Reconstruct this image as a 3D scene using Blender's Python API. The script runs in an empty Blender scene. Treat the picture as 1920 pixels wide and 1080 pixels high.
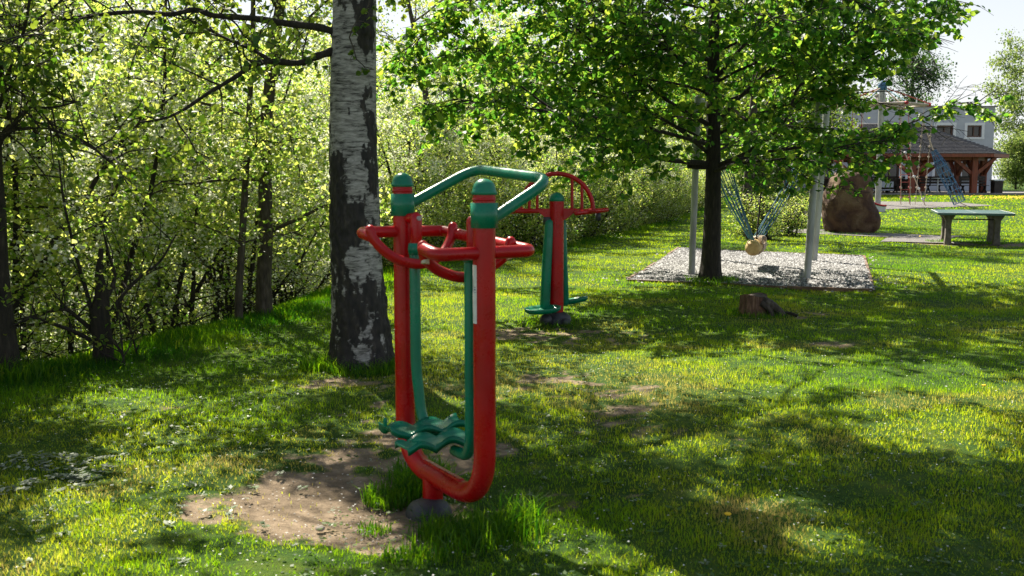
import bpy, bmesh, math, random
import numpy as np
from mathutils import Vector, Matrix, noise as mnoise

# ------------------------------------------------------------------ camera
scn = bpy.context.scene
COL = scn.collection
cam_d = bpy.data.cameras.new('camera')
cam = bpy.data.objects.new('camera', cam_d)
COL.objects.link(cam)
cam.location = (0, 0, 1.52)
cam.rotation_euler = (math.radians(90 - 6.206), 0, 0)
cam_d.lens = 35.0
cam_d.sensor_width = 36.0
cam_d.clip_start = 0.05
cam_d.clip_end = 3000
cam_d.dof.use_dof = True
cam_d.dof.focus_distance = 12.5
cam_d.dof.aperture_fstop = 5.0
scn.camera = cam

# ------------------------------------------------------------------ light
SUN_EL = math.radians(47)
SUN_AZ = math.radians(-24)            # measured from +Y towards +X
sdir = Vector((math.sin(SUN_AZ) * math.cos(SUN_EL), math.cos(SUN_AZ) * math.cos(SUN_EL), math.sin(SUN_EL)))
sun_d = bpy.data.lights.new('sun', 'SUN')
sun_d.energy = 5.0
sun_d.angle = math.radians(0.53)
sun_d.color = (1.0, 0.92, 0.76)
sun = bpy.data.objects.new('sun', sun_d)
COL.objects.link(sun)
sun.rotation_euler = sdir.to_track_quat('Z', 'Y').to_euler()
world = bpy.data.worlds.new('World')
scn.world = world
world.use_nodes = True
wn, wl = world.node_tree.nodes, world.node_tree.links
wn.clear()
w_out = wn.new('ShaderNodeOutputWorld')
w_bg = wn.new('ShaderNodeBackground')
w_sky = wn.new('ShaderNodeTexSky')
w_sky.sky_type = 'NISHITA'
w_sky.sun_disc = False
w_sky.sun_elevation = SUN_EL
w_sky.sun_rotation = SUN_AZ
w_sky.dust_density = 1.0
w_sky.air_density = 1.0
w_tc = wn.new('ShaderNodeTexCoord')
w_map = wn.new('ShaderNodeMapping')
w_map.inputs['Scale'].default_value = (1.2, 1.2, 4.5)
w_no = wn.new('ShaderNodeTexNoise')
w_no.inputs['Scale'].default_value = 2.2
w_no.inputs['Detail'].default_value = 7
w_rm = wn.new('ShaderNodeMapRange')
w_rm.inputs['From Min'].default_value = 0.40
w_rm.inputs['From Max'].default_value = 0.66
w_rm.inputs['To Min'].default_value = 0.05
w_rm.inputs['To Max'].default_value = 0.34
w_mix = wn.new('ShaderNodeMixRGB')
w_mix.inputs['Color2'].default_value = (7.9, 8.0, 8.1, 1)
wl.new(w_tc.outputs['Generated'], w_map.inputs['Vector'])
wl.new(w_map.outputs[0], w_no.inputs['Vector'])
wl.new(w_no.outputs['Fac'], w_rm.inputs['Value'])
w_sep = wn.new('ShaderNodeSeparateXYZ')        # whitish haze low over the horizon, all the way round
w_hz = wn.new('ShaderNodeMapRange')
w_hz.inputs['From Min'].default_value = 0.02
w_hz.inputs['From Max'].default_value = 0.45
w_hz.inputs['To Min'].default_value = 1.0
w_hz.inputs['To Max'].default_value = 0.0
w_max = wn.new('ShaderNodeMath'); w_max.operation = 'MAXIMUM'
wl.new(w_tc.outputs['Generated'], w_sep.inputs[0]); wl.new(w_sep.outputs['Z'], w_hz.inputs['Value'])
wl.new(w_hz.outputs[0], w_max.inputs[0]); wl.new(w_rm.outputs[0], w_max.inputs[1])
wl.new(w_max.outputs[0], w_mix.inputs['Fac'])
wl.new(w_sky.outputs[0], w_mix.inputs['Color1'])
wl.new(w_mix.outputs[0], w_bg.inputs['Color'])
w_bg.inputs['Strength'].default_value = 0.05
wl.new(w_bg.outputs[0], w_out.inputs[0])
scn.view_settings.view_transform = 'Standard'
scn.view_settings.look = 'None'
scn.view_settings.exposure = 1.40
scn.view_settings.gamma = 1.0
scn.view_settings.use_curve_mapping = False
cy = scn.cycles
cy.max_bounces = 5
cy.diffuse_bounces = 2
cy.glossy_bounces = 2
cy.transmission_bounces = 4
cy.transparent_max_bounces = 4
cy.use_denoising = True
cy.sample_clamp_indirect = 6.0

# ------------------------------------------------------------------ helpers
RNG = np.random.default_rng(11)
random.seed(11)
PI = math.pi

def smooth01(t):
    t = np.clip(t, 0, 1)
    return t * t * (3 - 2 * t)

_perm = RNG.random((64, 64))
def vnoise(x, y, sc):
    """tiled value noise in 0..1, vectorised"""
    x = np.asarray(x, float) * sc + 1000.3; y = np.asarray(y, float) * sc + 1000.7
    xi = np.floor(x).astype(int); yi = np.floor(y).astype(int)
    fx = smooth01(x - xi); fy = smooth01(y - yi)
    g = lambda a, b: _perm[a % 64, b % 64]
    return (g(xi, yi) * (1 - fx) + g(xi + 1, yi) * fx) * (1 - fy) + (g(xi, yi + 1) * (1 - fx) + g(xi + 1, yi + 1) * fx) * fy

def fbm(x, y, sc, o=3):
    s, a, t = 0, 1, 0
    for k in range(o):
        s = s + a * vnoise(x + 17 * k, y - 9 * k, sc * 2 ** k); t += a; a *= .5
    return s / t

def link(o, parent=None):
    COL.objects.link(o)
    if parent is not None: o.parent = parent
    return o

def tag(o, label=None, cat=None, group=None, kind=None):
    if label: o['label'] = label
    if cat: o['category'] = cat
    if group: o['group'] = group
    if kind: o['kind'] = kind
    return o

def thing(name, label, cat, loc=(0, 0, 0), rz=0.0, group=None):
    o = bpy.data.objects.new(name, None)
    o.empty_display_size = .1
    COL.objects.link(o)
    o.location = loc; o.rotation_euler = (0, 0, rz)
    return tag(o, label, cat, group)

def mesh_np(name, verts, faces, mat, parent=None, tint=None, smooth=False, nside=None, extra=None):
    """verts (N,3); faces (M,k) uniform k"""
    me = bpy.data.meshes.new(name)
    v = np.asarray(verts, np.float32); f = np.asarray(faces, np.int32)
    k = f.shape[1]
    me.vertices.add(len(v)); me.vertices.foreach_set('co', v.ravel())
    me.loops.add(f.size); me.loops.foreach_set('vertex_index', f.ravel())
    me.polygons.add(len(f))
    me.polygons.foreach_set('loop_start', np.arange(0, f.size, k, dtype=np.int32))
    me.polygons.foreach_set('loop_total', np.full(len(f), k, np.int32))
    if smooth: me.polygons.foreach_set('use_smooth', np.ones(len(f), bool))
    me.update(calc_edges=True)
    if tint is not None:
        a = me.attributes.new('tint', 'FLOAT', 'POINT'); a.data.foreach_set('value', np.asarray(tint, np.float32))
    if extra:
        for n, arr in extra.items():
            a = me.attributes.new(n, 'FLOAT', 'POINT'); a.data.foreach_set('value', np.asarray(arr, np.float32))
    me.materials.append(mat)
    o = bpy.data.objects.new(name, me)
    return link(o, parent)

class MB:
    """collects simple shapes (mixed polygons) for ONE mesh object"""
    def __init__(s): s.v = []; s.f = []; s.sm = []
    def add(s, vs, fs, smooth=False):
        b = len(s.v); s.v += [tuple(p) for p in vs]
        s.f += [tuple(b + i for i in f) for f in fs]; s.sm += [smooth] * len(fs)
    def box(s, c, d, rz=0.0, rx=0.0, ry=0.0, taper=0.0):
        M = Matrix.Rotation(rz, 3, 'Z') @ Matrix.Rotation(ry, 3, 'Y') @ Matrix.Rotation(rx, 3, 'X')
        vs = []
        for z in (-1, 1):
            k = 1 - taper if z > 0 else 1
            for x, y in ((-1, -1), (1, -1), (1, 1), (-1, 1)):
                vs.append(Vector(c) + M @ Vector((x * d[0] / 2 * k, y * d[1] / 2 * k, z * d[2] / 2)))
        s.add(vs, [(3, 2, 1, 0), (4, 5, 6, 7), (0, 1, 5, 4), (1, 2, 6, 5), (2, 3, 7, 6), (3, 0, 4, 7)])
    def beam(s, a, b, w, h=None):
        a, b = Vector(a), Vector(b); h = h or w; d = (b - a).normalized()
        r = d.cross(Vector((0, 0, 1)))
        if r.length < .05: r = Vector((1, 0, 0))
        r.normalize(); u = r.cross(d).normalized()
        vs = [p + r * (x * w / 2) + u * (y * h / 2) for p in (a, b) for x, y in ((-1, -1), (1, -1), (1, 1), (-1, 1))]
        s.add(vs, [(0, 1, 2, 3), (7, 6, 5, 4), (4, 5, 1, 0), (5, 6, 2, 1), (6, 7, 3, 2), (7, 4, 0, 3)])
    def tube(s, pts, r, n=8, cap=True, smooth=True, domed=False):
        pts = [Vector(p) for p in pts]
        rr = list(r) if hasattr(r, '__len__') else [r] * len(pts)
        if domed:      # rounded ends
            def dome(p, q, rad):
                d = (p - q).normalized(); return [(p + d * rad * math.sin(a), rad * math.cos(a)) for a in (1.45, 1.1, .75, .4)]
            A = dome(pts[0], pts[1], rr[0]); B = dome(pts[-1], pts[-2], rr[-1])
            pts = [a for a, _ in A] + pts + [b for b, _ in reversed(B)]
            rr = [x for _, x in A] + rr + [x for _, x in reversed(B)]
        N = len(pts)
        t = [(pts[min(i + 1, N - 1)] - pts[max(i - 1, 0)]).normalized() for i in range(N)]
        up = Vector((0, 0, 1)) if abs(t[0].z) < .9 else Vector((1, 0, 0))
        nrm = t[0].cross(up).normalized()
        vs = []
        for i in range(N):
            nrm = (nrm - t[i] * nrm.dot(t[i])).normalized(); bn = t[i].cross(nrm)
            for k in range(n):
                a = 2 * PI * k / n
                vs.append(pts[i] + (nrm * math.cos(a) + bn * math.sin(a)) * rr[i])
        fs = [(i * n + k, i * n + (k + 1) % n, (i + 1) * n + (k + 1) % n, (i + 1) * n + k) for i in range(N - 1) for k in range(n)]
        s.add(vs, fs, smooth)
        if cap:
            s.add(vs[:n], [tuple(range(n - 1, -1, -1))]); s.add(vs[-n:], [tuple(range(n))])
    def lathe(s, prof, c=(0, 0, 0), n=20, smooth=True):
        vs = [(c[0] + r * math.cos(2 * PI * k / n), c[1] + r * math.sin(2 * PI * k / n), c[2] + z) for r, z in prof for k in range(n)]
        fs = [(i * n + k, i * n + (k + 1) % n, (i + 1) * n + (k + 1) % n, (i + 1) * n + k) for i in range(len(prof) - 1) for k in range(n)]
        s.add(vs, fs, smooth)
    def build(s, name, mat, parent=None, bevel=0.0):
        me = bpy.data.meshes.new(name); me.from_pydata([tuple(v) for v in s.v], [], s.f)
        me.polygons.foreach_set('use_smooth', s.sm); me.update()
        me.materials.append(mat)
        o = link(bpy.data.objects.new(name, me), parent)
        if bevel:
            m = o.modifiers.new('bevel', 'BEVEL'); m.width = bevel; m.segments = 2; m.limit_method = 'ANGLE'; m.angle_limit = 0.7
        return o

def fillet(pts, r, n=6):
    """polyline with rounded corners"""
    P_ = [Vector(p) for p in pts]; out = [P_[0]]
    for i in range(1, len(P_) - 1):
        a, b, c = P_[i - 1], P_[i], P_[i + 1]
        d1, d2 = (a - b), (c - b); rr = min(r, d1.length * .49, d2.length * .49)
        p, q = b + d1.normalized() * rr, b + d2.normalized() * rr
        for k in range(n + 1):
            t = k / n; out.append(p * (1 - t) ** 2 + b * 2 * t * (1 - t) + q * t * t)
    return out + [P_[-1]]

def smooth_path(pts, n=5):
    """Catmull-Rom"""
    P_ = [Vector(p) for p in pts]; P_ = [P_[0] * 2 - P_[1]] + P_ + [P_[-1] * 2 - P_[-2]]; out = []
    for i in range(1, len(P_) - 2):
        a, b, c, d = P_[i - 1:i + 3]
        for k in range(n):
            t = k / n
            out.append(.5 * ((2 * b) + (c - a) * t + (2 * a - 5 * b + 4 * c - d) * t * t + (3 * b - a - 3 * c + d) * t ** 3))
    return out + [P_[-2]]

# ------------------------------------------------------------------ materials
def new_mat(name):
    m = bpy.data.materials.new(name); m.use_nodes = True
    nt = m.node_tree; nt.nodes.clear()
    out = nt.nodes.new('ShaderNodeOutputMaterial')
    return m, nt, out

def ramp(nt, stops, fac=None):
    r = nt.nodes.new('ShaderNodeValToRGB'); e = r.color_ramp.elements
    e[0].position, e[0].color = stops[0][0], (*stops[0][1], 1)
    e[1].position, e[1].color = stops[-1][0], (*stops[-1][1], 1)
    for p, c in stops[1:-1]:
        x = e.new(p); x.color = (*c, 1)
    if fac: nt.links.new(fac, r.inputs[0])
    return r

def noise_tex(nt, scale, detail=4, vec=None, rough=.55, dist=0.0, stretch=None):
    n = nt.nodes.new('ShaderNodeTexNoise'); n.inputs['Scale'].default_value = scale
    n.inputs['Detail'].default_value = detail; n.inputs['Roughness'].default_value = rough; n.inputs['Distortion'].default_value = dist
    tc = nt.nodes.new('ShaderNodeTexCoord')
    src = tc.outputs['Object']
    if stretch:
        mp = nt.nodes.new('ShaderNodeMapping'); mp.inputs['Scale'].default_value = stretch
        nt.links.new(src, mp.inputs[0]); src = mp.outputs[0]
    nt.links.new(vec or src, n.inputs['Vector'])
    return n

def mat_plain(name, stops, scale=8, rough=.6, bump=.0, bscale=40, metallic=0, stretch=None, coat=0, detail=5, spec=.5):
    m, nt, out = new_mat(name)
    p = nt.nodes.new('ShaderNodeBsdfPrincipled')
    n = noise_tex(nt, scale, detail, stretch=stretch)
    if len(stops) == 1: stops = [(.3, tuple(c * .88 for c in stops[0])), (.7, stops[0])]
    r = ramp(nt, stops, n.outputs['Fac'])
    nt.links.new(r.outputs[0], p.inputs['Base Color'])
    p.inputs['Roughness'].default_value = rough; p.inputs['Metallic'].default_value = metallic
    p.inputs['Coat Weight'].default_value = coat; p.inputs['Specular IOR Level'].default_value = spec
    if bump:
        b = nt.nodes.new('ShaderNodeBump'); b.inputs['Strength'].default_value = bump; b.inputs['Distance'].default_value = .02
        n2 = noise_tex(nt, bscale, 6, stretch=stretch)
        nt.links.new(n2.outputs['Fac'], b.inputs['Height']); nt.links.new(b.outputs[0], p.inputs['Normal'])
    nt.links.new(p.outputs[0], out.inputs[0])
    return m

def mat_leaf(name, stops, tstops, trans=.5, rough=.45, spec=.35):
    """thin leaf: reflecting + light passing through; hue varies leaf by leaf with the 'tint' attribute"""
    m, nt, out = new_mat(name)
    at_ = nt.nodes.new('ShaderNodeAttribute'); at_.attribute_name = 'tint'
    r1 = ramp(nt, stops, at_.outputs['Fac']); r2 = ramp(nt, tstops, at_.outputs['Fac'])
    p = nt.nodes.new('ShaderNodeBsdfPrincipled'); p.inputs['Roughness'].default_value = rough
    p.inputs['Specular IOR Level'].default_value = spec
    t = nt.nodes.new('ShaderNodeBsdfTranslucent'); mx = nt.nodes.new('ShaderNodeMixShader'); mx.inputs[0].default_value = trans
    nt.links.new(r1.outputs[0], p.inputs['Base Color']); nt.links.new(r2.outputs[0], t.inputs['Color'])
    nt.links.new(p.outputs[0], mx.inputs[1]); nt.links.new(t.outputs[0], mx.inputs[2]); nt.links.new(mx.outputs[0], out.inputs[0])
    return m

M_LINDEN = mat_leaf('linden_leaf', [(0, (.012, .055, .006)), (.6, (.03, .11, .01)), (1, (.07, .16, .015))],
                    [(0, (.07, .25, .02)), (.5, (.20, .44, .035)), (1, (.56, .70, .07))], .58)
M_BIRCHLEAF = mat_leaf('birch_leaf', [(0, (.02, .06, .008)), (1, (.08, .14, .02))], [(0, (.08, .22, .01)), (1, (.42, .52, .05))], .45)
M_THICK = mat_leaf('shrub_leaf', [(0, (.035, .08, .014)), (.5, (.085, .14, .028)), (1, (.19, .20, .045))],
                   [(0, (.18, .38, .04)), (.5, (.52, .68, .10)), (1, (.86, .88, .22))], .62)
M_BLOSSOM = mat_leaf('white_blossom', [(0, (.66, .68, .54)), (1, (.88, .89, .82))], [(0, (.7, .74, .5)), (1, (.9, .92, .78))], .5, .7, .1)
M_DARKLEAF = mat_leaf('dark_leaf', [(0, (.012, .035, .014)), (1, (.05, .10, .03))], [(0, (.04, .12, .02)), (1, (.14, .28, .04))], .4)
M_PALELEAF = mat_leaf('pale_leaf', [(0, (.05, .09, .02)), (1, (.12, .17, .05))], [(0, (.15, .28, .04)), (1, (.5, .6, .15))], .45)
M_GRASS = mat_leaf('grass_blade', [(0, (.008, .042, .003)), (.4, (.024, .075, .004)), (.72, (.07, .11, .008)), (1, (.26, .20, .06))],
                   [(0, (.06, .26, .006)), (.4, (.36, .66, .008)), (.72, (.70, .80, .02)), (1, (.60, .48, .15))], .5, .5, .3)
M_LINDEN_W = mat_leaf('weed_leaf', [(0, (.02, .07, .01)), (1, (.06, .13, .02))], [(0, (.06, .2, .01)), (1, (.2, .4, .03))], .35)
M_PALEWEED = mat_leaf('pale_weed', [(0, (.14, .18, .12)), (1, (.34, .38, .30))], [(0, (.15, .22, .1)), (1, (.3, .36, .22))], .3, .7)
M_PETAL = mat_leaf('fallen_petal', [(0, (.7, .7, .66)), (1, (.85, .85, .82))], [(0, (.6, .6, .55)), (1, (.7, .7, .66))], .3, .7, .1)
M_DANDELION = mat_plain('dandelion_yellow', [(.3, (.75, .42, .01)), (.7, (.85, .6, .02))], 30, .8)
M_REDPAINT = mat_plain('red_powder_coat', [(.25, (.26, .001, .003)), (.75, (.40, .001, .005))], 5, .27, .03, 90, coat=.0, spec=.32)
M_GREENPAINT = mat_plain('green_powder_coat', [(.25, (.0, .10, .048)), (.75, (.0, .16, .085))], 5, .30, .04, 90, coat=.0, spec=.4)
def paint_mat(name, c0, c1, chip):
    m, nt, out = new_mat(name)
    p = nt.nodes.new('ShaderNodeBsdfPrincipled'); p.inputs['Specular IOR Level'].default_value = .36
    n = noise_tex(nt, 4, 6); r = ramp(nt, [(.3, c0), (.7, c1)], n.outputs['Fac'])
    n2 = noise_tex(nt, 38, 5, rough=.7); mr = nt.nodes.new('ShaderNodeMapRange'); mr.inputs['From Min'].default_value = .70; mr.inputs['From Max'].default_value = .72
    nt.links.new(n2.outputs['Fac'], mr.inputs['Value'])
    mx = nt.nodes.new('ShaderNodeMixRGB'); mx.inputs[2].default_value = (*chip, 1); nt.links.new(mr.outputs[0], mx.inputs[0]); nt.links.new(r.outputs[0], mx.inputs[1])
    n4 = noise_tex(nt, 9, 5, stretch=(1, 1, .25)); mr4 = nt.nodes.new('ShaderNodeMapRange'); mr4.inputs['From Min'].default_value = .5; mr4.inputs['From Max'].default_value = .8; mr4.inputs['To Max'].default_value = .12
    nt.links.new(n4.outputs['Fac'], mr4.inputs['Value'])
    mx2 = nt.nodes.new('ShaderNodeMixRGB'); mx2.inputs[2].default_value = (.22, .17, .13, 1); nt.links.new(mr4.outputs[0], mx2.inputs[0]); nt.links.new(mx.outputs[0], mx2.inputs[1])
    nt.links.new(mx2.outputs[0], p.inputs['Base Color'])
    n3 = noise_tex(nt, 7, 8, rough=.7); r3 = nt.nodes.new('ShaderNodeMapRange'); r3.inputs['From Min'].default_value = .35; r3.inputs['From Max'].default_value = .7; r3.inputs['To Min'].default_value = .18; r3.inputs['To Max'].default_value = .5
    nt.links.new(n3.outputs['Fac'], r3.inputs['Value']); nt.links.new(r3.outputs[0], p.inputs['Roughness'])
    b = nt.nodes.new('ShaderNodeBump'); b.inputs['Strength'].default_value = .06; b.inputs['Distance'].default_value = .01
    nt.links.new(n2.outputs['Fac'], b.inputs['Height']); nt.links.new(b.outputs[0], p.inputs['Normal']); nt.links.new(p.outputs[0], out.inputs[0]); return m
M_REDPAINT = paint_mat('red_powder_coat', (.31, .001, .003), (.47, .001, .005), (.10, .03, .02))
M_GREENPAINT = paint_mat('green_powder_coat', (.0, .125, .062), (.0, .20, .11), (.03, .05, .04))
M_RUBBER = mat_plain('dark_rubber', [(.3, (.018, .02, .024)), (.7, (.05, .052, .06))], 12, .55, .15, 60)
M_STICKER = mat_plain('white_sticker', [(.3, (.62, .63, .62)), (.7, (.75, .75, .73))], 20, .4)
M_BLUEPRINT = mat_plain('blue_print', [(.04, .08, .25)], 20, .4)
M_CREAM = mat_plain('cream_plastic', [(.55, .5, .36)], 20, .5)
M_WOODRED = mat_plain('stained_timber', [(.25, (.13, .025, .010)), (.75, (.32, .07, .028))], 3, .55, .1, 30, stretch=(3, 3, .5))
M_WOODDARK = mat_plain('dark_timber', [(.3, (.018, .012, .010)), (.7, (.05, .032, .025))], 4, .6)
M_WOODPALE = mat_plain('pale_timber', [(.3, (.34, .27, .23)), (.7, (.48, .40, .35))], 4, .6)
M_LOG = mat_plain('sawn_log', [(.3, (.36, .22, .08)), (.5, (.55, .38, .15)), (.7, (.62, .46, .2))], 14, .7, .2, 40)
M_ROPE = mat_plain('pale_rope', [(.3, (.38, .27, .2)), (.7, (.62, .52, .42))], 60, .8)
M_ROPEBLUE = mat_plain('blue_green_rope', [(.35, (.02, .12, .11)), (.65, (.06, .22, .34))], 9, .7)
M_ROPEBLUE2 = mat_plain('blue_rope', [(.3, (.03, .09, .19)), (.7, (.08, .20, .34))], 9, .7)
M_ROPERED = mat_plain('red_rope', [(.3, (.28, .03, .03)), (.7, (.4, .08, .07))], 9, .7)
M_STEEL = mat_plain('galvanised_steel', [(.3, (.26, .27, .26)), (.7, (.42, .43, .41))], 7, .5, .05, 50, metallic=.25, stretch=(1, 1, .4))
M_CONCRETE = mat_plain('rough_concrete', [(.3, (.16, .15, .13)), (.7, (.36, .34, .31))], 9, .85, .4, 60)
M_CONCRETE2 = mat_plain('aged_brown_concrete', [(.3, (.07, .06, .05)), (.7, (.2, .18, .15))], 9, .85, .4, 60)
M_TABLE = mat_plain('table_green', [(.3, (.03, .085, .07)), (.7, (.05, .125, .105))], 6, .28, .03, 40)
M_WALL = mat_plain('grey_render', [(.3, (.40, .42, .46)), (.7, (.46, .48, .52))], 2, .9, .1, 60)
M_WHITE = mat_plain('white_trim', [(.74, .75, .76)], 6, .7)
M_FRAMEBROWN = mat_plain('brown_window_frame', [(.11, .05, .03)], 6, .5)
M_GRAVEL = mat_plain('pale_gravel', [(.3, (.05, .045, .042)), (.5, (.14, .13, .125)), (.7, (.30, .285, .27))], 28, .9, .9, 45)
M_ROAD = mat_plain('grey_road', [(.3, (.16, .15, .14)), (.7, (.22, .21, .2))], 5, .9)
M_EDGING = mat_plain('weathered_edging_board', [(.3, (.10, .055, .032)), (.7, (.22, .13, .085))], 5, .8, .3, 40, stretch=(1, 1, 4))
M_BARK = mat_plain('dark_bark', [(.3, (.012, .010, .008)), (.6, (.035, .028, .02)), (.8, (.075, .062, .045))], 14, .95, .9, 30, stretch=(2.5, 2.5, .5))
M_BARK2 = mat_plain('grey_brown_bark', [(.3, (.03, .024, .018)), (.55, (.075, .06, .045)), (.8, (.16, .135, .105))], 12, .95, .8, 30, stretch=(2.5, 2.5, .6))
M_STUMP = mat_plain('rotten_stump_wood', [(.25, (.03, .018, .012)), (.5, (.13, .07, .04)), (.75, (.32, .2, .12))], 16, .95, .9, 40, stretch=(2, 2, .35))
M_STUMPTOP = mat_plain('stump_cut_face', [(.3, (.05, .035, .03)), (.7, (.12, .09, .075))], 20, .9, .4, 60)
M_PEBBLE = mat_plain('pebble_stone', [(.3, (.2, .17, .14)), (.7, (.4, .35, .3))], 4, .9)

def glass_mat():
    m, nt, out = new_mat('window_glass')
    p = nt.nodes.new('ShaderNodeBsdfPrincipled'); p.inputs['Roughness'].default_value = .06
    n = noise_tex(nt, .8, 3); r = ramp(nt, [(.35, (.008, .009, .008)), (.65, (.05, .045, .035))], n.outputs['Fac'])
    nt.links.new(r.outputs[0], p.inputs['Base Color']); nt.links.new(p.outputs[0], out.inputs[0]); return m
M_GLASS = glass_mat()

def rock_mat():
    m, nt, out = new_mat('climbing_rock_brown')
    p = nt.nodes.new('ShaderNodeBsdfPrincipled'); p.inputs['Roughness'].default_value = .85
    n = noise_tex(nt, 1.9, 6, dist=.9); r = ramp(nt, [(.3, (.028, .014, .010)), (.46, (.075, .034, .018)), (.56, (.12, .066, .032)), (.72, (.19, .125, .07))], n.outputs['Fac'])
    b = nt.nodes.new('ShaderNodeBump'); b.inputs['Strength'].default_value = .7; b.inputs['Distance'].default_value = .06
    n2 = noise_tex(nt, 9, 6); nt.links.new(n2.outputs['Fac'], b.inputs['Height']); nt.links.new(b.outputs[0], p.inputs['Normal'])
    nt.links.new(r.outputs[0], p.inputs['Base Color']); nt.links.new(p.outputs[0], out.inputs[0]); return m
M_ROCK = rock_mat()

def roof_mat():
    m, nt, out = new_mat('grey_shingle')
    p = nt.nodes.new('ShaderNodeBsdfPrincipled'); p.inputs['Roughness'].default_value = .9
    tc = nt.nodes.new('ShaderNodeTexCoord'); mp = nt.nodes.new('ShaderNodeMapping'); mp.inputs['Scale'].default_value = (1, 1, 3.0)
    br = nt.nodes.new('ShaderNodeTexNoise'); br.inputs['Scale'].default_value = 9; br.inputs['Detail'].default_value = 3
    nt.links.new(tc.outputs['Object'], mp.inputs[0]); nt.links.new(mp.outputs[0], br.inputs['Vector'])
    r = ramp(nt, [(.3, (.055, .052, .056)), (.7, (.15, .145, .155))], br.outputs['Fac'])
    nt.links.new(r.outputs[0], p.inputs['Base Color']); nt.links.new(p.outputs[0], out.inputs[0]); return m
M_ROOF = roof_mat()

def birch_mat():
    """white papery bark with dark lenticels; black fissured plates take over towards the foot ('rough' attribute from the geometry)"""
    m, nt, out = new_mat('birch_bark')
    p = nt.nodes.new('ShaderNodeBsdfPrincipled'); p.inputs['Roughness'].default_value = .8
    at_ = nt.nodes.new('ShaderNodeAttribute'); at_.attribute_name = 'tint'
    n1 = noise_tex(nt, 5, 9, stretch=(1.6, 1.6, 8), rough=.72, dist=.35)
    white = ramp(nt, [(.38, (.025, .022, .018)), (.47, (.20, .19, .17)), (.6, (.38, .36, .33)), (.8, (.52, .50, .46))], n1.outputs['Fac'])
    n2 = noise_tex(nt, 16, 6, stretch=(1.5, 1.5, .6))
    black = ramp(nt, [(.35, (.008, .007, .006)), (.6, (.028, .023, .018)), (.8, (.085, .07, .055))], n2.outputs['Fac'])
    n3 = noise_tex(nt, 30, 4)
    add = nt.nodes.new('ShaderNodeMath'); add.operation = 'MULTIPLY_ADD'; add.inputs[1].default_value = .35; add.inputs[2].default_value = -.17
    nt.links.new(n3.outputs['Fac'], add.inputs[0])
    sm = nt.nodes.new('ShaderNodeMath'); sm.operation = 'ADD'; nt.links.new(at_.outputs['Fac'], sm.inputs[0]); nt.links.new(add.outputs[0], sm.inputs[1])
    mr = nt.nodes.new('ShaderNodeMapRange'); mr.inputs['From Min'].default_value = .47; mr.inputs['From Max'].default_value = .53
    nt.links.new(sm.outputs[0], mr.inputs['Value'])
    mx = nt.nodes.new('ShaderNodeMixRGB'); nt.links.new(mr.outputs[0], mx.inputs[0]); nt.links.new(white.outputs[0], mx.inputs[1]); nt.links.new(black.outputs[0], mx.inputs[2])
    nt.links.new(mx.outputs[0], p.inputs['Base Color'])
    b = nt.nodes.new('ShaderNodeBump'); b.inputs['Strength'].default_value = .6; b.inputs['Distance'].default_value = .012
    nt.links.new(n2.outputs['Fac'], b.inputs['Height']); nt.links.new(b.outputs[0], p.inputs['Normal'])
    nt.links.new(p.outputs[0], out.inputs[0]); return m
M_BIRCH = birch_mat()

def ground_mat():
    """soil + thatch under the grass blades; 'dirt' attribute = worn bare earth, 'lush' attribute = greener"""
    m, nt, out = new_mat('lawn_soil')
    p = nt.nodes.new('ShaderNodeBsdfPrincipled'); p.inputs['Roughness'].default_value = .95; p.inputs['Specular IOR Level'].default_value = .15
    a1 = nt.nodes.new('ShaderNodeAttribute'); a1.attribute_name = 'dirt'
    n1 = noise_tex(nt, 3.0, 8, rough=.7); green = ramp(nt, [(.3, (.014, .045, .005)), (.5, (.034, .078, .008)), (.62, (.07, .11, .012)), (.78, (.15, .14, .035))], n1.outputs['Fac'])
    n2 = noise_tex(nt, 7, 9, rough=.7); dirt = ramp(nt, [(.3, (.095, .072, .048)), (.5, (.21, .158, .108)), (.7, (.37, .285, .20))], n2.outputs['Fac'])
    n3 = noise_tex(nt, 22, 6)
    ma = nt.nodes.new('ShaderNodeMath'); ma.operation = 'MULTIPLY_ADD'; ma.inputs[1].default_value = .6; ma.inputs[2].default_value = -.3
    nt.links.new(n3.outputs['Fac'], ma.inputs[0])
    sm = nt.nodes.new('ShaderNodeMath'); sm.operation = 'ADD'; nt.links.new(a1.outputs['Fac'], sm.inputs[0]); nt.links.new(ma.outputs[0], sm.inputs[1])
    mr = nt.nodes.new('ShaderNodeMapRange'); mr.inputs['From Min'].default_value = .35; mr.inputs['From Max'].default_value = .6; nt.links.new(sm.outputs[0], mr.inputs['Value'])
    mx = nt.nodes.new('ShaderNodeMixRGB'); nt.links.new(mr.outputs[0], mx.inputs[0]); nt.links.new(green.outputs[0], mx.inputs[1]); nt.links.new(dirt.outputs[0], mx.inputs[2])
    nt.links.new(mx.outputs[0], p.inputs['Base Color'])
    b = nt.nodes.new('ShaderNodeBump'); b.inputs['Strength'].default_value = .8; b.inputs['Distance'].default_value = .02
    n4 = noise_tex(nt, 45, 8, rough=.7); nt.links.new(n4.outputs['Fac'], b.inputs['Height']); nt.links.new(b.outputs[0], p.inputs['Normal'])
    nt.links.new(p.outputs[0], out.inputs[0]); return m
M_GROUND = ground_mat()

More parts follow.
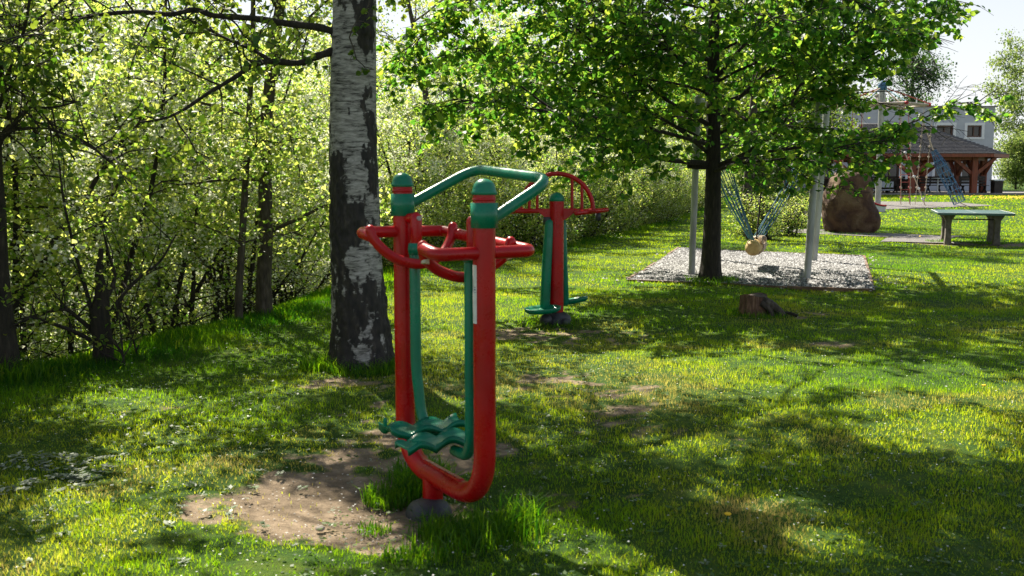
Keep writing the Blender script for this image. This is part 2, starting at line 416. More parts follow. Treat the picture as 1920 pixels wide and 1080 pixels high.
# ------------------------------------------------------------------ terrain
EDGE_Y = np.array([-30, 0, 7.2, 8.9, 12.4, 17.5, 22.3, 42, 80, 400.])
EDGE_X = np.array([-6, -4.4, -3.8, -3.2, -2.3, -1.7, 1.0, 8.2, 20, 120.])
def edge_x(y): return np.interp(y, EDGE_Y, EDGE_X)
def hz(x, y):
    x = np.asarray(x, float); y = np.asarray(y, float)
    z = smooth01((y - 28) / 30) * .62 + np.clip(y - 60, 0, 500) * .002
    s = np.clip(edge_x(y) - x - .1, 0, None)
    z = z - .42 * (np.sqrt(s * s + .25) - .5) * (s < 8) - (s >= 8) * (.42 * (math.sqrt(64.25) - .5) + .02 * (s - 8))
    near = np.exp(-((y - 10) / 30) ** 2)
    z = z + (fbm(x, y, .35, 2) - .5) * .09 * near + (fbm(x + 50, y, 1.7, 2) - .5) * .03 * near
    z = z - .065 * np.exp(-(((x + .38) / .7) ** 2 + ((y - 4.6) / .6) ** 2))
    return z
def gz(x, y): return float(hz(x, y))

# worn bare patches: (x, y, rx, ry, strength)
PATCH = [(-.90, 4.68, .62, .58, 1.0), (-.62, 4.25, .4, .3, .75), (-.75, 5.6, .75, .6, .6), (-.55, 6.7, .9, .8, .32), (.25, 7.2, 1.0, .8, .30), (.15, 4.75, .55, .22, .40),
         (.45, 5.3, .7, .45, .22), (.9, 6.1, 1.1, .9, .18), (.75, 9.7, 1.0, .45, .5), (.2, 10.0, .6, .4, .4), (2.6, 7.7, .8, .35, .12), (1.2, 8.4, 1.3, .8, .14),
         (-2.0, 6.3, 1.1, .7, .2), (3.2, 9.0, .9, .3, .22), (3.6, 11.2, .8, .35, .28), (2.9, 10.9, .5, .3, .32), (10.9, 23.6, 1.6, .9, .7), (5.0, 10.6, .6, .3, .25),
         (-1.25, 7.6, .7, .5, .35), (-3.2, 5.9, .8, .4, .2), (2.1, 5.9, .8, .4, .25)]
def dirt_amount(x, y):
    x = np.asarray(x, float); y = np.asarray(y, float); d = np.zeros_like(x)
    for px, py, rx, ry, s in PATCH:
        q = ((x - px) / rx) ** 2 + ((y - py) / ry) ** 2
        d = np.maximum(d, s * np.clip(1.5 - q, 0, 1.15))
    n = fbm(x, y, 1.9, 4) - .5; n2 = fbm(x + 5, y + 8, 9, 3) - .5
    v = d * .95 + (n * 1.7 + n2 * 1.5) * np.clip(d * 3, 0, 1) * (.35 + .65 * np.clip(1.6 - d, 0, 1))
    return np.clip(np.where(d > 0, v, 0) + (fbm(x + 9, y + 4, .8, 3) - .70) * .9 * (d < .3), 0, 1)

PIT = [(1.75, 14.95), (4.95, 13.55), (7.05, 19.9), (3.72, 22.2)]     # gravel pit corners
def in_quad(x, y, q):
    ins = np.ones_like(x, bool)
    for i in range(4):
        ax, ay = q[i]; bx, by = q[(i + 1) % 4]
        ins &= ((bx - ax) * (y - ay) - (by - ay) * (x - ax)) > 0
    return ins
BEDS = [[(7.6, 28.9), (11.0, 25.6), (12.2, 26.8), (9.0, 30.4)], [(14.2, 41.0), (21.5, 44.5), (21.0, 47.5), (14.6, 49)],
        [(9.0, 24.3), (10.6, 23.4), (11.2, 26.2), (9.9, 26.3)], [(9.5, 38), (13.2, 36.5), (13.8, 40), (10.2, 41)]]

def lines(a, b, step, lo, hi, g=1.14):
    c = list(np.arange(a, b, step)); s = step
    while c[-1] < hi: s *= g; c.append(c[-1] + s)
    s = step; pre = []; p = a
    while p > lo: s *= g; p -= s; pre.append(p)
    return np.array(pre[::-1] + c)
gx = lines(-4.5, 6, .06, -500, 700); gy = lines(3, 14, .06, -60, 1100, 1.09)
GX, GY = np.meshgrid(gx, gy, indexing='ij')
GZ = hz(GX, GY); GD = dirt_amount(GX, GY)
micro = (fbm(GX, GY, 6, 2) - .5) * .012
GZ2 = GZ + micro * (np.abs(GY - 8) < 7) - np.clip(GD, 0, 1) * .018
nx, ny = len(gx), len(gy)
ii, jj = np.meshgrid(np.arange(nx - 1), np.arange(ny - 1), indexing='ij')
b0 = (ii * ny + jj).ravel()
gf = np.stack([b0, b0 + ny, b0 + ny + 1, b0 + 1], 1)
ground = mesh_np('ground', np.stack([GX.ravel(), GY.ravel(), GZ2.ravel()], 1), gf, M_GROUND, smooth=True, extra={'dirt': GD.ravel()})
tag(ground, kind='structure')

def patch_sheet(name, q, mat, dz=.02, n=14):
    vs = []; q = [Vector(p) for p in q]
    for i in range(n + 1):
        for j in range(n + 1):
            s, t = i / n, j / n
            p = (q[0] * (1 - s) + q[1] * s) * (1 - t) + (q[3] * (1 - s) + q[2] * s) * t
            vs.append((p.x, p.y, gz(p.x, p.y) + dz))
    fs = [(i * (n + 1) + j, (i + 1) * (n + 1) + j, (i + 1) * (n + 1) + j + 1, i * (n + 1) + j + 1) for i in range(n) for j in range(n)]
    o = mesh_np(name, np.array(vs), np.array(fs), mat, smooth=True); tag(o, kind='structure'); return o
patch_sheet('gravel_pit', PIT, M_GRAVEL, .012, 24)
for b in BEDS: patch_sheet('gravel_bed', b, M_GRAVEL, .02)
patch_sheet('road', [(31, 66), (90, 58), (95, 63), (33, 71)], M_ROAD, .03)
patch_sheet('forecourt', [(21, 68.5), (36.5, 68.5), (37, 75.9), (21, 75.9)], M_ROAD, .03)

# gravel stones lying in the pit
def stones(name, n, size, inside, mat, label):
    xs = RNG.uniform(1.7, 7.1, n * 2); ys = RNG.uniform(13.5, 22.3, n * 2)
    w = in_quad(xs, ys, inside) & (RNG.random(n * 2) < np.clip(1.5 - (ys - 13.5) / 9, .25, 1)); xs, ys = xs[w][:n], ys[w][:n]; n = len(xs); st_ = RNG.random(n) < .035; xs = xs + st_ * RNG.normal(0, .35, n); ys = ys + st_ * RNG.normal(0, .35, n)
    base = np.array([(1, 0, 0), (-.2, 1, .1), (-1, -.1, 0), (.1, -1, -.1), (.1, .1, .75), (0, 0, -.7)])
    f = np.array([(0, 1, 4), (1, 2, 4), (2, 3, 4), (3, 0, 4)])
    r = RNG.uniform(.6, 1.4, n) * size; a = RNG.uniform(0, 6.28, n)
    j = RNG.uniform(.7, 1.3, (n, 6, 3)); V = base[None] * j * r[:, None, None]
    ca, sa = np.cos(a)[:, None], np.sin(a)[:, None]
    X = V[..., 0] * ca - V[..., 1] * sa; Y = V[..., 0] * sa + V[..., 1] * ca
    Z = V[..., 2] + hz(xs, ys)[:, None] + .02
    vv = np.stack([X + xs[:, None], Y + ys[:, None], Z], -1).reshape(-1, 3)
    ff = (f[None] + (np.arange(n) * 6)[:, None, None]).reshape(-1, 3)
    return tag(mesh_np(name, vv, ff, mat, tint=np.repeat(RNG.random(n), 6)), label, 'gravel', kind='stuff')
m, nt, out = new_mat('gravel_stone')
_p = nt.nodes.new('ShaderNodeBsdfPrincipled'); _a = nt.nodes.new('ShaderNodeAttribute'); _a.attribute_name = 'tint'
_r = ramp(nt, [(0, (.03, .03, .031)), (.35, (.11, .108, .11)), (.7, (.24, .238, .242)), (1, (.46, .46, .47))], _a.outputs['Fac'])
nt.links.new(_r.outputs[0], _p.inputs['Base Color']); _p.inputs['Roughness'].default_value = .85; nt.links.new(_p.outputs[0], out.inputs[0])
M_STONE = m
stones('gravel', 30000, .022, PIT, M_STONE, 'loose pale gravel filling the square pit under the swing')

# ------------------------------------------------------------------ grass
def blades(xs, ys, h, w, seg, tint, lean=.35, zoff=0.0):
    n = len(xs); a = RNG.uniform(0, 2 * PI, n); zb = hz(xs, ys) - .012 + zoff
    la = RNG.uniform(0, 2 * PI, n); ll = RNG.random(n) * lean * h
    lx, ly = np.cos(la) * ll, np.sin(la) * ll
    wx, wy = np.cos(a) * w * .5, np.sin(a) * w * .5
    if seg == 1:
        V = np.stack([np.stack([xs - wx, ys - wy, zb], -1), np.stack([xs + wx, ys + wy, zb], -1), np.stack([xs + lx, ys + ly, zb + h], -1)], 1)
        F = np.arange(n * 3).reshape(-1, 3); return V.reshape(-1, 3), F, np.repeat(tint, 3)
    k = .45; mx, my = xs + lx * .25, ys + ly * .25; mz = zb + h * .55
    V = np.stack([np.stack([xs - wx, ys - wy, zb], -1), np.stack([xs + wx, ys + wy, zb], -1), np.stack([mx + wx * .75, my + wy * .75, mz], -1),
                  np.stack([mx - wx * .75, my - wy * .75, mz], -1), np.stack([xs + lx, ys + ly, zb + h * (1 - lean * .2)], -1)], 1)
    base = (np.arange(n) * 5)[:, None]
    F = np.concatenate([base + np.array([0, 1, 2]), base + np.array([0, 2, 3]), base + np.array([3, 2, 4])], 0)
    return V.reshape(-1, 3), F, np.repeat(tint, 5)

def scatter(y0, y1, dens, margin=.6, x0=None, x1=None):
    ymax = y1; xr = ymax * .53 + margin; A = 2 * xr * (y1 - y0); n = int(A * dens)
    xs = RNG.uniform(-xr, xr, n); ys = RNG.uniform(y0, y1, n)
    keep = np.abs(xs) < ys * .53 + margin
    if y1 > 12: keep &= ~in_quad(xs, ys, PIT)
    if y1 > 22:
        for b in BEDS: keep &= ~in_quad(xs, ys, b)
    return xs[keep], ys[keep]

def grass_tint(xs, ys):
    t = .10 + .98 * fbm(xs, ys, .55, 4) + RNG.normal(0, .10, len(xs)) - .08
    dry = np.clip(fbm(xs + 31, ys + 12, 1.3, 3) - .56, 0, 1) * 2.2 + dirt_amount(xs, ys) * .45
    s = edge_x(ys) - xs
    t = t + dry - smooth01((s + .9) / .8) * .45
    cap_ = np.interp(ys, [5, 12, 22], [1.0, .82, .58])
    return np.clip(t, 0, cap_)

GV, GF, GT = [], [], []; off = 0
def add_blades(xs, ys, h, w, seg, tint, lean=.35):
    global off
    v, f, t = blades(xs, ys, h, w, seg, tint, lean); GV.append(v); GF.append(f + off); GT.append(t); off += len(v)
for (ya, yb, dens, hh, ww, seg) in ((3.0, 4.6, 8500, .042, .0042, 2), (4.6, 6.5, 5600, .042, .005, 2), (6.5, 9.5, 4200, .042, .0065, 1), (9.5, 14, 2400, .044, .009, 1),
                               (14, 22, 850, .046, .015, 1), (22, 34, 300, .05, .03, 1), (34, 60, 60, .06, .07, 1)):
    xs, ys = scatter(ya, yb, dens)
    d = dirt_amount(xs, ys); s = edge_x(ys) - xs
    cl = fbm(xs, ys, 3.5, 3)
    keep = (RNG.random(len(xs)) > np.clip((d - .08) * 1.75, 0, .975)) & (s < 5) & (RNG.random(len(xs)) < .45 + .9 * cl)
    xs, ys, d, s, cl = xs[keep], ys[keep], d[keep], s[keep], cl[keep]
    h = .78 * hh * RNG.uniform(.4, 1.4, len(xs)) * (.5 + 1.0 * cl) * (1 - .5 * np.clip(d * 1.5, 0, 1)) + smooth01((s + .75) / .7) * RNG.uniform(.01, .07, len(xs))
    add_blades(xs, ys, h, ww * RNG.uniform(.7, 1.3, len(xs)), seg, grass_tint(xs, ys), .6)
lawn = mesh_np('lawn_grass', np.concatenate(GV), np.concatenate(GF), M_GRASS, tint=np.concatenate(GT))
tag(lawn, 'short uneven green and straw coloured lawn grass', 'grass', kind='stuff')

# tall tufts round posts, trunks and along the lawn edge
GV, GF, GT = [], [], []; off = 0
def tuft(cx, cy, r, n, h, w=.0055, tint=.16, lean=.85):
    a = RNG.uniform(0, 2 * PI, n); q = r * np.sqrt(RNG.random(n)); xs, ys = cx + q * np.cos(a), cy + q * np.sin(a)
    add_blades(xs, ys, h * RNG.uniform(.35, 1.1, n), w * RNG.uniform(.7, 1.4, n), 2, np.clip(RNG.normal(tint, .14, n), 0, 1), lean)
for cx, cy, r, n, h in ((-.16, 4.26, .22, 380, .14), (-.02, 4.24, .2, 170, .22), (-.26, 4.12, .22, 220, .15), (-.1, 4.2, .26, 300, .08), (-.30, 4.30, .12, 250, .15), (-.44, 4.95, .16, 700, .16),
                        (-.60, 4.80, .14, 500, .12), (-.50, 5.12, .16, 400, .14), (.02, 4.35, .12, 300, .2), (-.40, 3.95, .14, 300, .09), (-.62, 4.35, .08, 120, .06)):
    tuft(cx, cy, r, n, h)
for cx, cy, r, n, h in ((-1.55, 8.05, .2, 400, .16), (-1.2, 7.98, .3, 700, .14), (-.95, 8.1, .2, 300, .13), (2.95, 14.6, .4, 700, .16), (.47, 10.6, .4, 500, .09), (2.75, 11.1, .35, 500, .1),
                        (10.4, 24.2, .35, 300, .12), (11.4, 23.8, .4, 300, .12), (-3.9, 7.45, .35, 700, .24), (9.6, 28.3, 1.0, 600, .12)):
    tuft(cx, cy, r, n, h, .008, .2)
yy = np.linspace(3.5, 40, 300)
for y in yy:
    for k in range(2):
        x = float(edge_x(y)) + RNG.uniform(-1.3, .35); w = .006 + .0006 * y
        tuft(x, y + RNG.uniform(-.2, .2), .22, int(max(12, 70 - y * 1.5)), RNG.uniform(.04, .14), w, .34, .8)
tg = mesh_np('tall_grass', np.concatenate(GV), np.concatenate(GF), M_GRASS, tint=np.concatenate(GT))
tag(tg, 'long green grass tufts round the posts and along the lawn edge', 'grass', kind='stuff')

# clover and small weeds, fallen white petals
n = 9000; ys = 3.2 + 8 * RNG.random(n) ** 1.3; xs = RNG.uniform(-1, 1, n) * (ys * .53 + .4)
k = (fbm(xs + 70, ys, 1.1, 2) > .52) & (edge_x(ys) < xs); xs, ys = xs[k], ys[k]; n = len(xs)
zc = hz(xs, ys) + RNG.uniform(.004, .03, n); r = RNG.uniform(.006, .013, n); a = RNG.uniform(0, 6.28, n)
V = np.stack([np.stack([xs + r * np.cos(a + q), ys + r * np.sin(a + q), zc + RNG.uniform(-.004, .004, n)], -1) for q in (0, 1.57, 3.14, 4.71)], 1).reshape(-1, 3)
tag(mesh_np('clover_weeds', V, np.arange(n * 4).reshape(-1, 4), M_GRASS, tint=np.repeat(RNG.uniform(0, .5, n), 4)), 'low clover and broad leaved weeds in the lawn', 'weeds', kind='stuff')
n = 5200; ys = 3.2 + 13 * RNG.random(n) ** 1.2; xs = RNG.uniform(-1, 1, n) * (ys * .53 + .4)
k = (edge_x(ys) < xs) & ~in_quad(xs, ys, PIT); xs, ys = xs[k], ys[k]; n = len(xs)
zc = hz(xs, ys) + RNG.uniform(.0, .035, n); r = RNG.uniform(.0022, .0055, n) * (1 + ys * .05); a = RNG.uniform(0, 6.28, n)
V = np.stack([np.stack([xs + r * np.cos(a + q), ys + r * np.sin(a + q), zc + RNG.uniform(-.3, .3, n) * r], -1) for q in (0, 1.2, 3.14, 4.3)], 1).reshape(-1, 3)
tag(mesh_np('fallen_petals', V, np.arange(n * 4).reshape(-1, 4), M_PETAL, tint=np.repeat(RNG.random(n), 4)), 'tiny white petals fallen on the lawn and bare earth', 'petals', kind='stuff')
# dandelions far right
n = 420; xs = RNG.normal(26.3, 1.7, n); ys = RNG.normal(51, 1.6, n)
n2 = 30; xs = np.concatenate([xs, RNG.uniform(9, 24, n2)]); ys = np.concatenate([ys, RNG.uniform(24, 44, n2)]); n += n2
zc = hz(xs, ys) + .07; r = RNG.uniform(.02, .035, n)
V = np.stack([np.stack([xs + r * math.cos(q), ys + r * math.sin(q), zc], -1) for q in np.arange(6) * 1.047] + [np.stack([xs, ys, zc + .03], -1)], 1).reshape(-1, 3)
F = (np.array([(i, (i + 1) % 6, 6) for i in range(6)])[None] + (np.arange(n) * 7)[:, None, None]).reshape(-1, 3)
tag(mesh_np('dandelions', V, F, M_DANDELION), 'yellow dandelions in the far lawn before the pavilion', 'flowers', kind='stuff')

def flat_weeds(name, n, rx, ry, size, mat, label, tint=None):
    cx = RNG.uniform(*rx, n); cy_ = RNG.uniform(*ry, n); k = 8
    P_ = np.stack([np.repeat(cx, k), np.repeat(cy_, k), np.repeat(hz(cx, cy_), k) + RNG.uniform(.004, .022, n * k)], 1); P_[:, :2] += RNG.normal(0, size * .45, (n * k, 2))
    a = RNG.uniform(0, 2 * PI, n * k); s_ = RNG.uniform(.6, 1.2, n * k) * size; up_ = RNG.uniform(-.05, .35, n * k)
    q = np.array([(0, 0), (-.3, .5), (0, 1), (.3, .5)])
    V = np.stack([np.stack([P_[:, 0] + s_ * (x * np.cos(a) - y * np.sin(a)), P_[:, 1] + s_ * (x * np.sin(a) + y * np.cos(a)), P_[:, 2] + s_ * up_ * y], -1) for x, y in q], 1).reshape(-1, 3)
    return tag(mesh_np(name, V, np.arange(n * k * 4).reshape(-1, 4), mat, tint=np.repeat(RNG.random(n * k), 4)), label, 'weeds', kind='stuff')
flat_weeds('plantain_weeds', 420, (-3.4, 4.4), (3.4, 8.5), .032, M_LINDEN_W, 'broad plantain leaves pressed flat in the lawn')
flat_weeds('pale_weeds', 60, (-2.75, -2.1), (4.7, 5.4), .038, M_PALEWEED, 'pale grey green weeds in the lawn at the lower left')
flat_weeds('pale_ground_leaves', 50, (-2.4, 1.6), (3.5, 6), .02, M_PALEWEED, 'pale fallen leaf scraps lying in the lawn')

# clods and pebbles on the bare earth
def clod(x, y, r, name, label, cat, mat):
    b = bmesh.new(); bmesh.ops.create_icosphere(b, subdivisions=2, radius=r)
    for v in b.verts:
        v.co *= 1 + .25 * mnoise.noise(v.co * (1.6 / r) + Vector((x * 9, y * 7, 0))); v.co.z *= .6
    me = bpy.data.meshes.new(name); b.to_mesh(me); b.free(); me.materials.append(mat)
    o = link(bpy.data.objects.new(name, me)); o.location = (x, y, gz(x, y) + r * .25); return tag(o, label, cat)
clod(-.86, 4.32, .022, 'stone', 'brown stone lying on the bare earth left of the walker', 'stone', M_PEBBLE)
n = 2600; xs = RNG.normal(-.6, .8, n); ys = RNG.uniform(3.7, 7.8, n); k = dirt_amount(xs, ys) > .35; xs, ys = xs[k], ys[k]; n = len(xs)
r = RNG.uniform(.002, .007, n); z = hz(xs, ys) - .016
oct_ = np.array([(1, 0, 0), (0, 1, 0), (-1, 0, 0), (0, -1, 0), (0, 0, .8)]); V = oct_[None] * r[:, None, None] * RNG.uniform(.6, 1.4, (n, 5, 3)) + np.stack([xs, ys, z + r * .4], -1)[:, None]
F = (np.array([(0, 1, 4), (1, 2, 4), (2, 3, 4), (3, 0, 4)])[None] + (np.arange(n) * 5)[:, None, None]).reshape(-1, 3)
tag(mesh_np('soil_crumbs', V.reshape(-1, 3), F, M_PEBBLE), 'small crumbs of earth and grit on the bare ground', 'grit', kind='stuff')

# ------------------------------------------------------------------ foliage + wood helpers
LEAF4 = np.array([(0, 0, 0), (-.42, .42, .10), (0, 1, -.06), (.42, .42, .10)]); LEAF4F = np.array([(0, 3, 2), (0, 2, 1)])
LEAF6 = np.array([(0, 0, 0), (-.44, .22, .10), (-.40, .62, .09), (0, 1.05, -.10), (.40, .62, .09), (.44, .22, .10)]); LEAF6F = np.array([(0, 3, 2, 1), (0, 5, 4, 3)])
def frames(n, droop=.5, flat=.6):
    """random leaf frames: tip direction biased down, blade normal biased up"""
    a = RNG.uniform(0, 2 * PI, n)
    t = np.stack([np.cos(a), np.sin(a), RNG.normal(-droop, .45, n)], -1); t /= np.linalg.norm(t, axis=1)[:, None]
    u = np.stack([RNG.normal(0, 1, n), RNG.normal(0, 1, n), RNG.normal(flat * 1.6, .8, n)], -1)
    x = np.cross(t, u); x /= np.linalg.norm(x, axis=1)[:, None] + 1e-9
    z = np.cross(x, t); return x, t, z
def leaf_arrays(pts, size, shape, droop=.5, flat=.6):
    n = len(pts); x, t, z = frames(n, droop, flat); s = np.asarray(size).reshape(-1, 1, 1)
    V = pts[:, None] + s * (shape[None, :, 0:1] * x[:, None] + shape[None, :, 1:2] * t[:, None] + shape[None, :, 2:3] * z[:, None])
    return V
def leaves(name, pts, size, mat, parent, shape='6', droop=.5, flat=.6, tint=None, kind='stuff'):
    S, F = (LEAF6, LEAF6F) if shape == '6' else (LEAF4, LEAF4F)
    pts = np.asarray(pts); V = leaf_arrays(pts, size, S, droop, flat); k = S.shape[0]; n = len(pts)
    FF = (F[None] + (np.arange(n) * k)[:, None, None]).reshape(-1, F.shape[1])
    t = RNG.random(n) if tint is None else tint
    o = mesh_np(name, V.reshape(-1, 3), FF, mat, parent, tint=np.repeat(t, k))
    if kind: o['kind'] = kind
    return o
def perp(d):
    v = d.cross(Vector((0, 0, 1)));
    return v.normalized() if v.length > .01 else Vector((1, 0, 0))
def wander(p, d, L, n, rng, wob=.12, up=0.0):
    pts = [Vector(p)]; d = Vector(d).normalized()
    for i in range(n):
        d = (d + Vector((rng.gauss(0, wob), rng.gauss(0, wob), rng.gauss(0, wob) + up))).normalized()
        pts.append(pts[-1] + d * (L / n))
    return pts
def point_on(path, t):
    f = t * (len(path) - 1); i = min(int(f), len(path) - 2); q = path[i].lerp(path[i + 1], f - i); return q, (path[i + 1] - path[i]).normalized()
def taper(n, r0, r1): return [r0 + (r1 - r0) * (i / (n - 1)) ** .8 for i in range(n)]

# ------------------------------------------------------------------ pavilion, house, road side things (far)
PG = .62
def make_house():
    t = thing('house', 'two storey light grey flat roofed house with white framed windows behind the timber pavilion', 'house', (36.4, 76, PG))
    # wall with real openings: strips between the windows
    x0, x1, top = -15.0, 0.0, 6.35
    wins = [(-10.5, -9.1, .95, 2.35), (-8.45, -7.05, .95, 2.35), (-6.4, -5.0, .95, 2.35), (-4.35, -2.95, .95, 2.35), (-2.3, -.95, .95, 2.35), (-13.6, -12.2, .95, 2.35)]
    wins_u = [(-2.05, -.95, 4.1, 4.98), (-4.35, -3.1, 4.1, 4.98), (-7.6, -6.4, 4.1, 4.98), (-11, -9.8, 4.1, 4.98)]
    mb = MB()
    def band(z0, z1, ws):
        xs = x0
        for a, b, c, d in sorted(ws):
            if a > xs: mb.box(((xs + a) / 2, .2, (z0 + z1) / 2), (a - xs, .4, z1 - z0))
            mb.box(((a + b) / 2, .2, (z0 + c) / 2), (b - a, .4, c - z0)); mb.box(((a + b) / 2, .2, (d + z1) / 2), (b - a, .4, z1 - d)); xs = b
        mb.box(((xs + x1) / 2, .2, (z0 + z1) / 2), (x1 - xs, .4, z1 - z0))
    band(-.3, 3.2, wins); band(3.2, top, wins_u)
    mb.box((-.2, 5.4, 3.0), (.4, 10, 6.7)); mb.box((-14.8, 5.4, 3.0), (.4, 10, 6.7)); mb.box((-7.5, 10.2, 3.0), (14.2, .4, 6.7))
    mb.build('wall', M_WALL, t)
    rb = MB(); rb.box((-7.5, 5.2, 6.1), (14.2, 9.6, .2)); r = rb.build('roof', M_ROAD, t)
    cp = MB(); cp.box((-7.5, .15, 6.39), (15.3, .6, .07)); cp.box((.0, 5.3, 6.39), (.5, 9.7, .07)); cp.build('coping', M_ROAD, t)
    ch = MB(); ch.box((-7.4, 3.5, 6.85), (.6, .6, 1.3)); ch.box((-7.4, 3.5, 7.54), (.75, .75, .08)); ch.build('chimney', M_CONCRETE, t)
    vp = MB(); vp.tube([(-4.75, 3, 6.2), (-4.75, 3, 7.3)], .05, 8); vp.build('vent_pipe', M_WHITE, t)
    for a, b, c, d in wins + wins_u:
        fr = MB(); w = .12
        for (cx, cz, dx, dz) in (((a + b) / 2, d + .1, b - a + .44, .2), (a - .1, (c + d) / 2, .2, d - c), (b + .1, (c + d) / 2, .2, d - c), ((a + b) / 2, c - .07, b - a + .44, .14)):
            fr.box((cx, -.02, cz), (dx, .07, dz))
        W = fr.build('window', M_WHITE, t)
        f2 = MB()
        for (cx, cz, dx, dz) in (((a + b) / 2, d - .05, b - a, .1), ((a + b) / 2, c + .05, b - a, .1), (a + .05, (c + d) / 2, .1, d - c - .2), (b - .05, (c + d) / 2, .1, d - c - .2), ((a + b) / 2, (c + d) / 2, .07, d - c - .2)):
            f2.box((cx, .12, cz), (dx, .08, dz))
        f2.build('frame', M_FRAMEBROWN, W)
        g = MB(); g.box(((a + b) / 2, .19, (c + d) / 2), (b - a, .03, d - c)); g.build('pane', M_GLASS, W)
    # hand written white script over the windows: loops and strokes
    sc = MB(); pts = []
    for i in range(64):
        s = i / 63; pts.append((-5.2 + 2.9 * s + .18 * math.sin(s * 40), -.02, 2.98 + .16 * math.cos(s * 40) + .12 * s))
    sc.tube(pts, .028, 5); sc.tube([(-5.3, -.02, 2.74), (-4.3, -.02, 2.86), (-2.2, -.02, 2.98)], .03, 5)
    sc.build('wall_lettering', M_WHITE, t)
make_house()

def make_pavilion():
    t = thing('pavilion', 'open timber pavilion with a grey shingled hip roof and red brown braced posts', 'pavilion', (24, 63.5, PG))
    b = MB(); b.box((.9, 0, 0.02), (10.6, 9.0, .16)); b.build('base_slab', M_CONCRETE, t)
    # roof: chamfered footprint up to a ridge, real thickness
    foot = [(-5.0, -4.5), (4.3, -4.5), (6.35, -2.2), (6.35, 2.6), (4.3, 4.7), (-5.0, 4.7)]
    ridge = [(-2.0, .1), (1.6, .1)]; ze, zr = 2.36, 4.35
    def shell(mb, dz):
        v = [(x, y, ze + dz) for x, y in foot] + [(ridge[0][0], ridge[0][1], zr + dz), (ridge[1][0], ridge[1][1], zr + dz)]
        mb.add(v, [(0, 1, 7, 6), (1, 2, 7), (2, 3, 7), (3, 4, 7), (4, 5, 6, 7), (5, 0, 6)])
    r = MB(); shell(r, .08); rf = r.build('roof', M_ROOF, t)
    # courses of shingle: thin raised steps running round the slopes
    st = MB(); N = 22
    for k in range(N):
        s = k / N; z = ze + (zr - ze) * s + .10
        for i in range(5):
            a = Vector((*foot[i], 0)); c = Vector((*foot[i + 1], 0)); ra = ridge[0] if foot[i][0] < -2 else ridge[1]; rc = ridge[0] if foot[i + 1][0] < -2 else ridge[1]
            p = a.lerp(Vector((*ra, 0)), s); q = c.lerp(Vector((*rc, 0)), s); p.z = q.z = z
            st.beam(p, q, .05, .035)
    st.build('shingle_course', M_ROOF, rf)
    fa = MB()
    for i in range(6):
        a = foot[i]; c = foot[(i + 1) % 6]; fa.beam((a[0] * .995, a[1] * .995, ze - .03), (c[0] * .995, c[1] * .995, ze - .03), .10, .2)
    fa.build('fascia', M_WOODRED, t)
    ce = MB(); ce.add([(x * .97, y * .97, ze + .04) for x, y in foot], [(0, 1, 2, 3, 4, 5)]); ce.build('ceiling_boards', M_WOODDARK, t)
    posts = [(-3.6, -3.6), (-.1, -3.6), (3.6, -3.6), (5.1, -1.6), (5.1, 2.0), (3.6, 3.9), (0, 3.9), (-3.6, 3.9)]
    for i, (x, y) in enumerate(posts):
        p = MB(); p.box((x, y, 1.17), (.34, .34, 2.14)); p.build('post', M_WOODRED, t, bevel=.02)
        dirs = [(1, 0), (-1, 0)] if abs(y) > 3 else [(0, 1), (0, -1)]
        for dx, dy in dirs:
            q = MB(); q.beam((x + dx * .13, y + dy * .13, 1.25), (x + dx * 1.25, y + dy * 1.25, 2.2), .17, .2); q.build('brace', M_WOODRED, t)
        q = MB(); q.beam((x, y + (.13 if y < 0 else -.13), 1.3), (x, y + (1.1 if y < 0 else -1.1), 2.2), .14, .16)
        if abs(y) > 3: q.build('brace', M_WOODRED, t)
    for a, c in (((-4.4, -3.6, 2.17), (3.8, -3.6, 2.17)), ((3.6, -3.6, 2.171), (5.1, -1.6, 2.171)), ((5.1, -1.7, 2.172), (5.1, 2.1, 2.172)), ((5.1, 2, 2.173), (3.6, 3.9, 2.173)), ((3.8, 3.9, 2.17), (-4.4, 3.9, 2.17))):
        q = MB(); q.beam(a, c, .2, .22); q.build('beam', M_WOODRED, t)
    rl = MB(); rl.box((-.3, 3.98, .55), (7.8, .08, .8)); rl.build('back_rail', M_WOODDARK, t)
make_pavilion()

def make_bench():
    t = thing('picnic_bench', 'dark wooden picnic bench with slatted back under the pavilion roof', 'bench', (0, 0, 0), 0, 'dark picnic benches under the pavilion')
    for z in (.62, .80, .95):
        s = MB(); s.box((0, .22, z), (1.7, .04, .13)); s.build('slat', M_WOODDARK, t)
    for y in (-.18, 0, .14):
        s = MB(); s.box((0, y, .45), (1.7, .13, .04)); s.build('slat', M_WOODDARK, t)
    for x in (-.7, .7):
        for a, b in (((x, -.22, 0), (x, .1, .44)), ((x, .3, 0), (x, -.12, .435)), ((x, .26, .4), (x, .26, 1.02))):
            l = MB(); l.beam(a, b, .06, .08); l.build('leg', M_WOODDARK, t)
    return t
def copy_tree(o, parent=None):
    c = o.copy(); COL.objects.link(c); c.parent = parent
    for ch in list(o.children): copy_tree(ch, c)
    return c
bench = make_bench()
for i, (x, y, r) in enumerate(((28.1, 60.9, .1), (26.0, 62.6, -.06), (23.2, 62.3, .05), (21.6, 60.8, 0), (27.4, 64.2, PI), (24.6, 64.6, .02))):
    o = bench if i == 0 else copy_tree(bench)
    o.location = (x, y, PG + .1); o.rotation_euler.z = r
t = thing('bistro_table', 'small white round standing table on one leg in front of the dark benches', 'table', (25.65, 60.3, PG + .1))
b = MB(); b.lathe([(0, .86), (.34, .86), (.35, .885), (.34, .91), (0, .91)], n=20); b.build('table_top', M_WHITE, t)
b = MB(); b.tube([(0, 0, .03), (0, 0, .86)], .035, 10); b.build('leg', M_WHITE, t)
b = MB(); b.lathe([(0, 0), (.3, 0), (.28, .03), (.05, .05), (0, .05)], n=20); b.build('foot', M_STEEL, t)
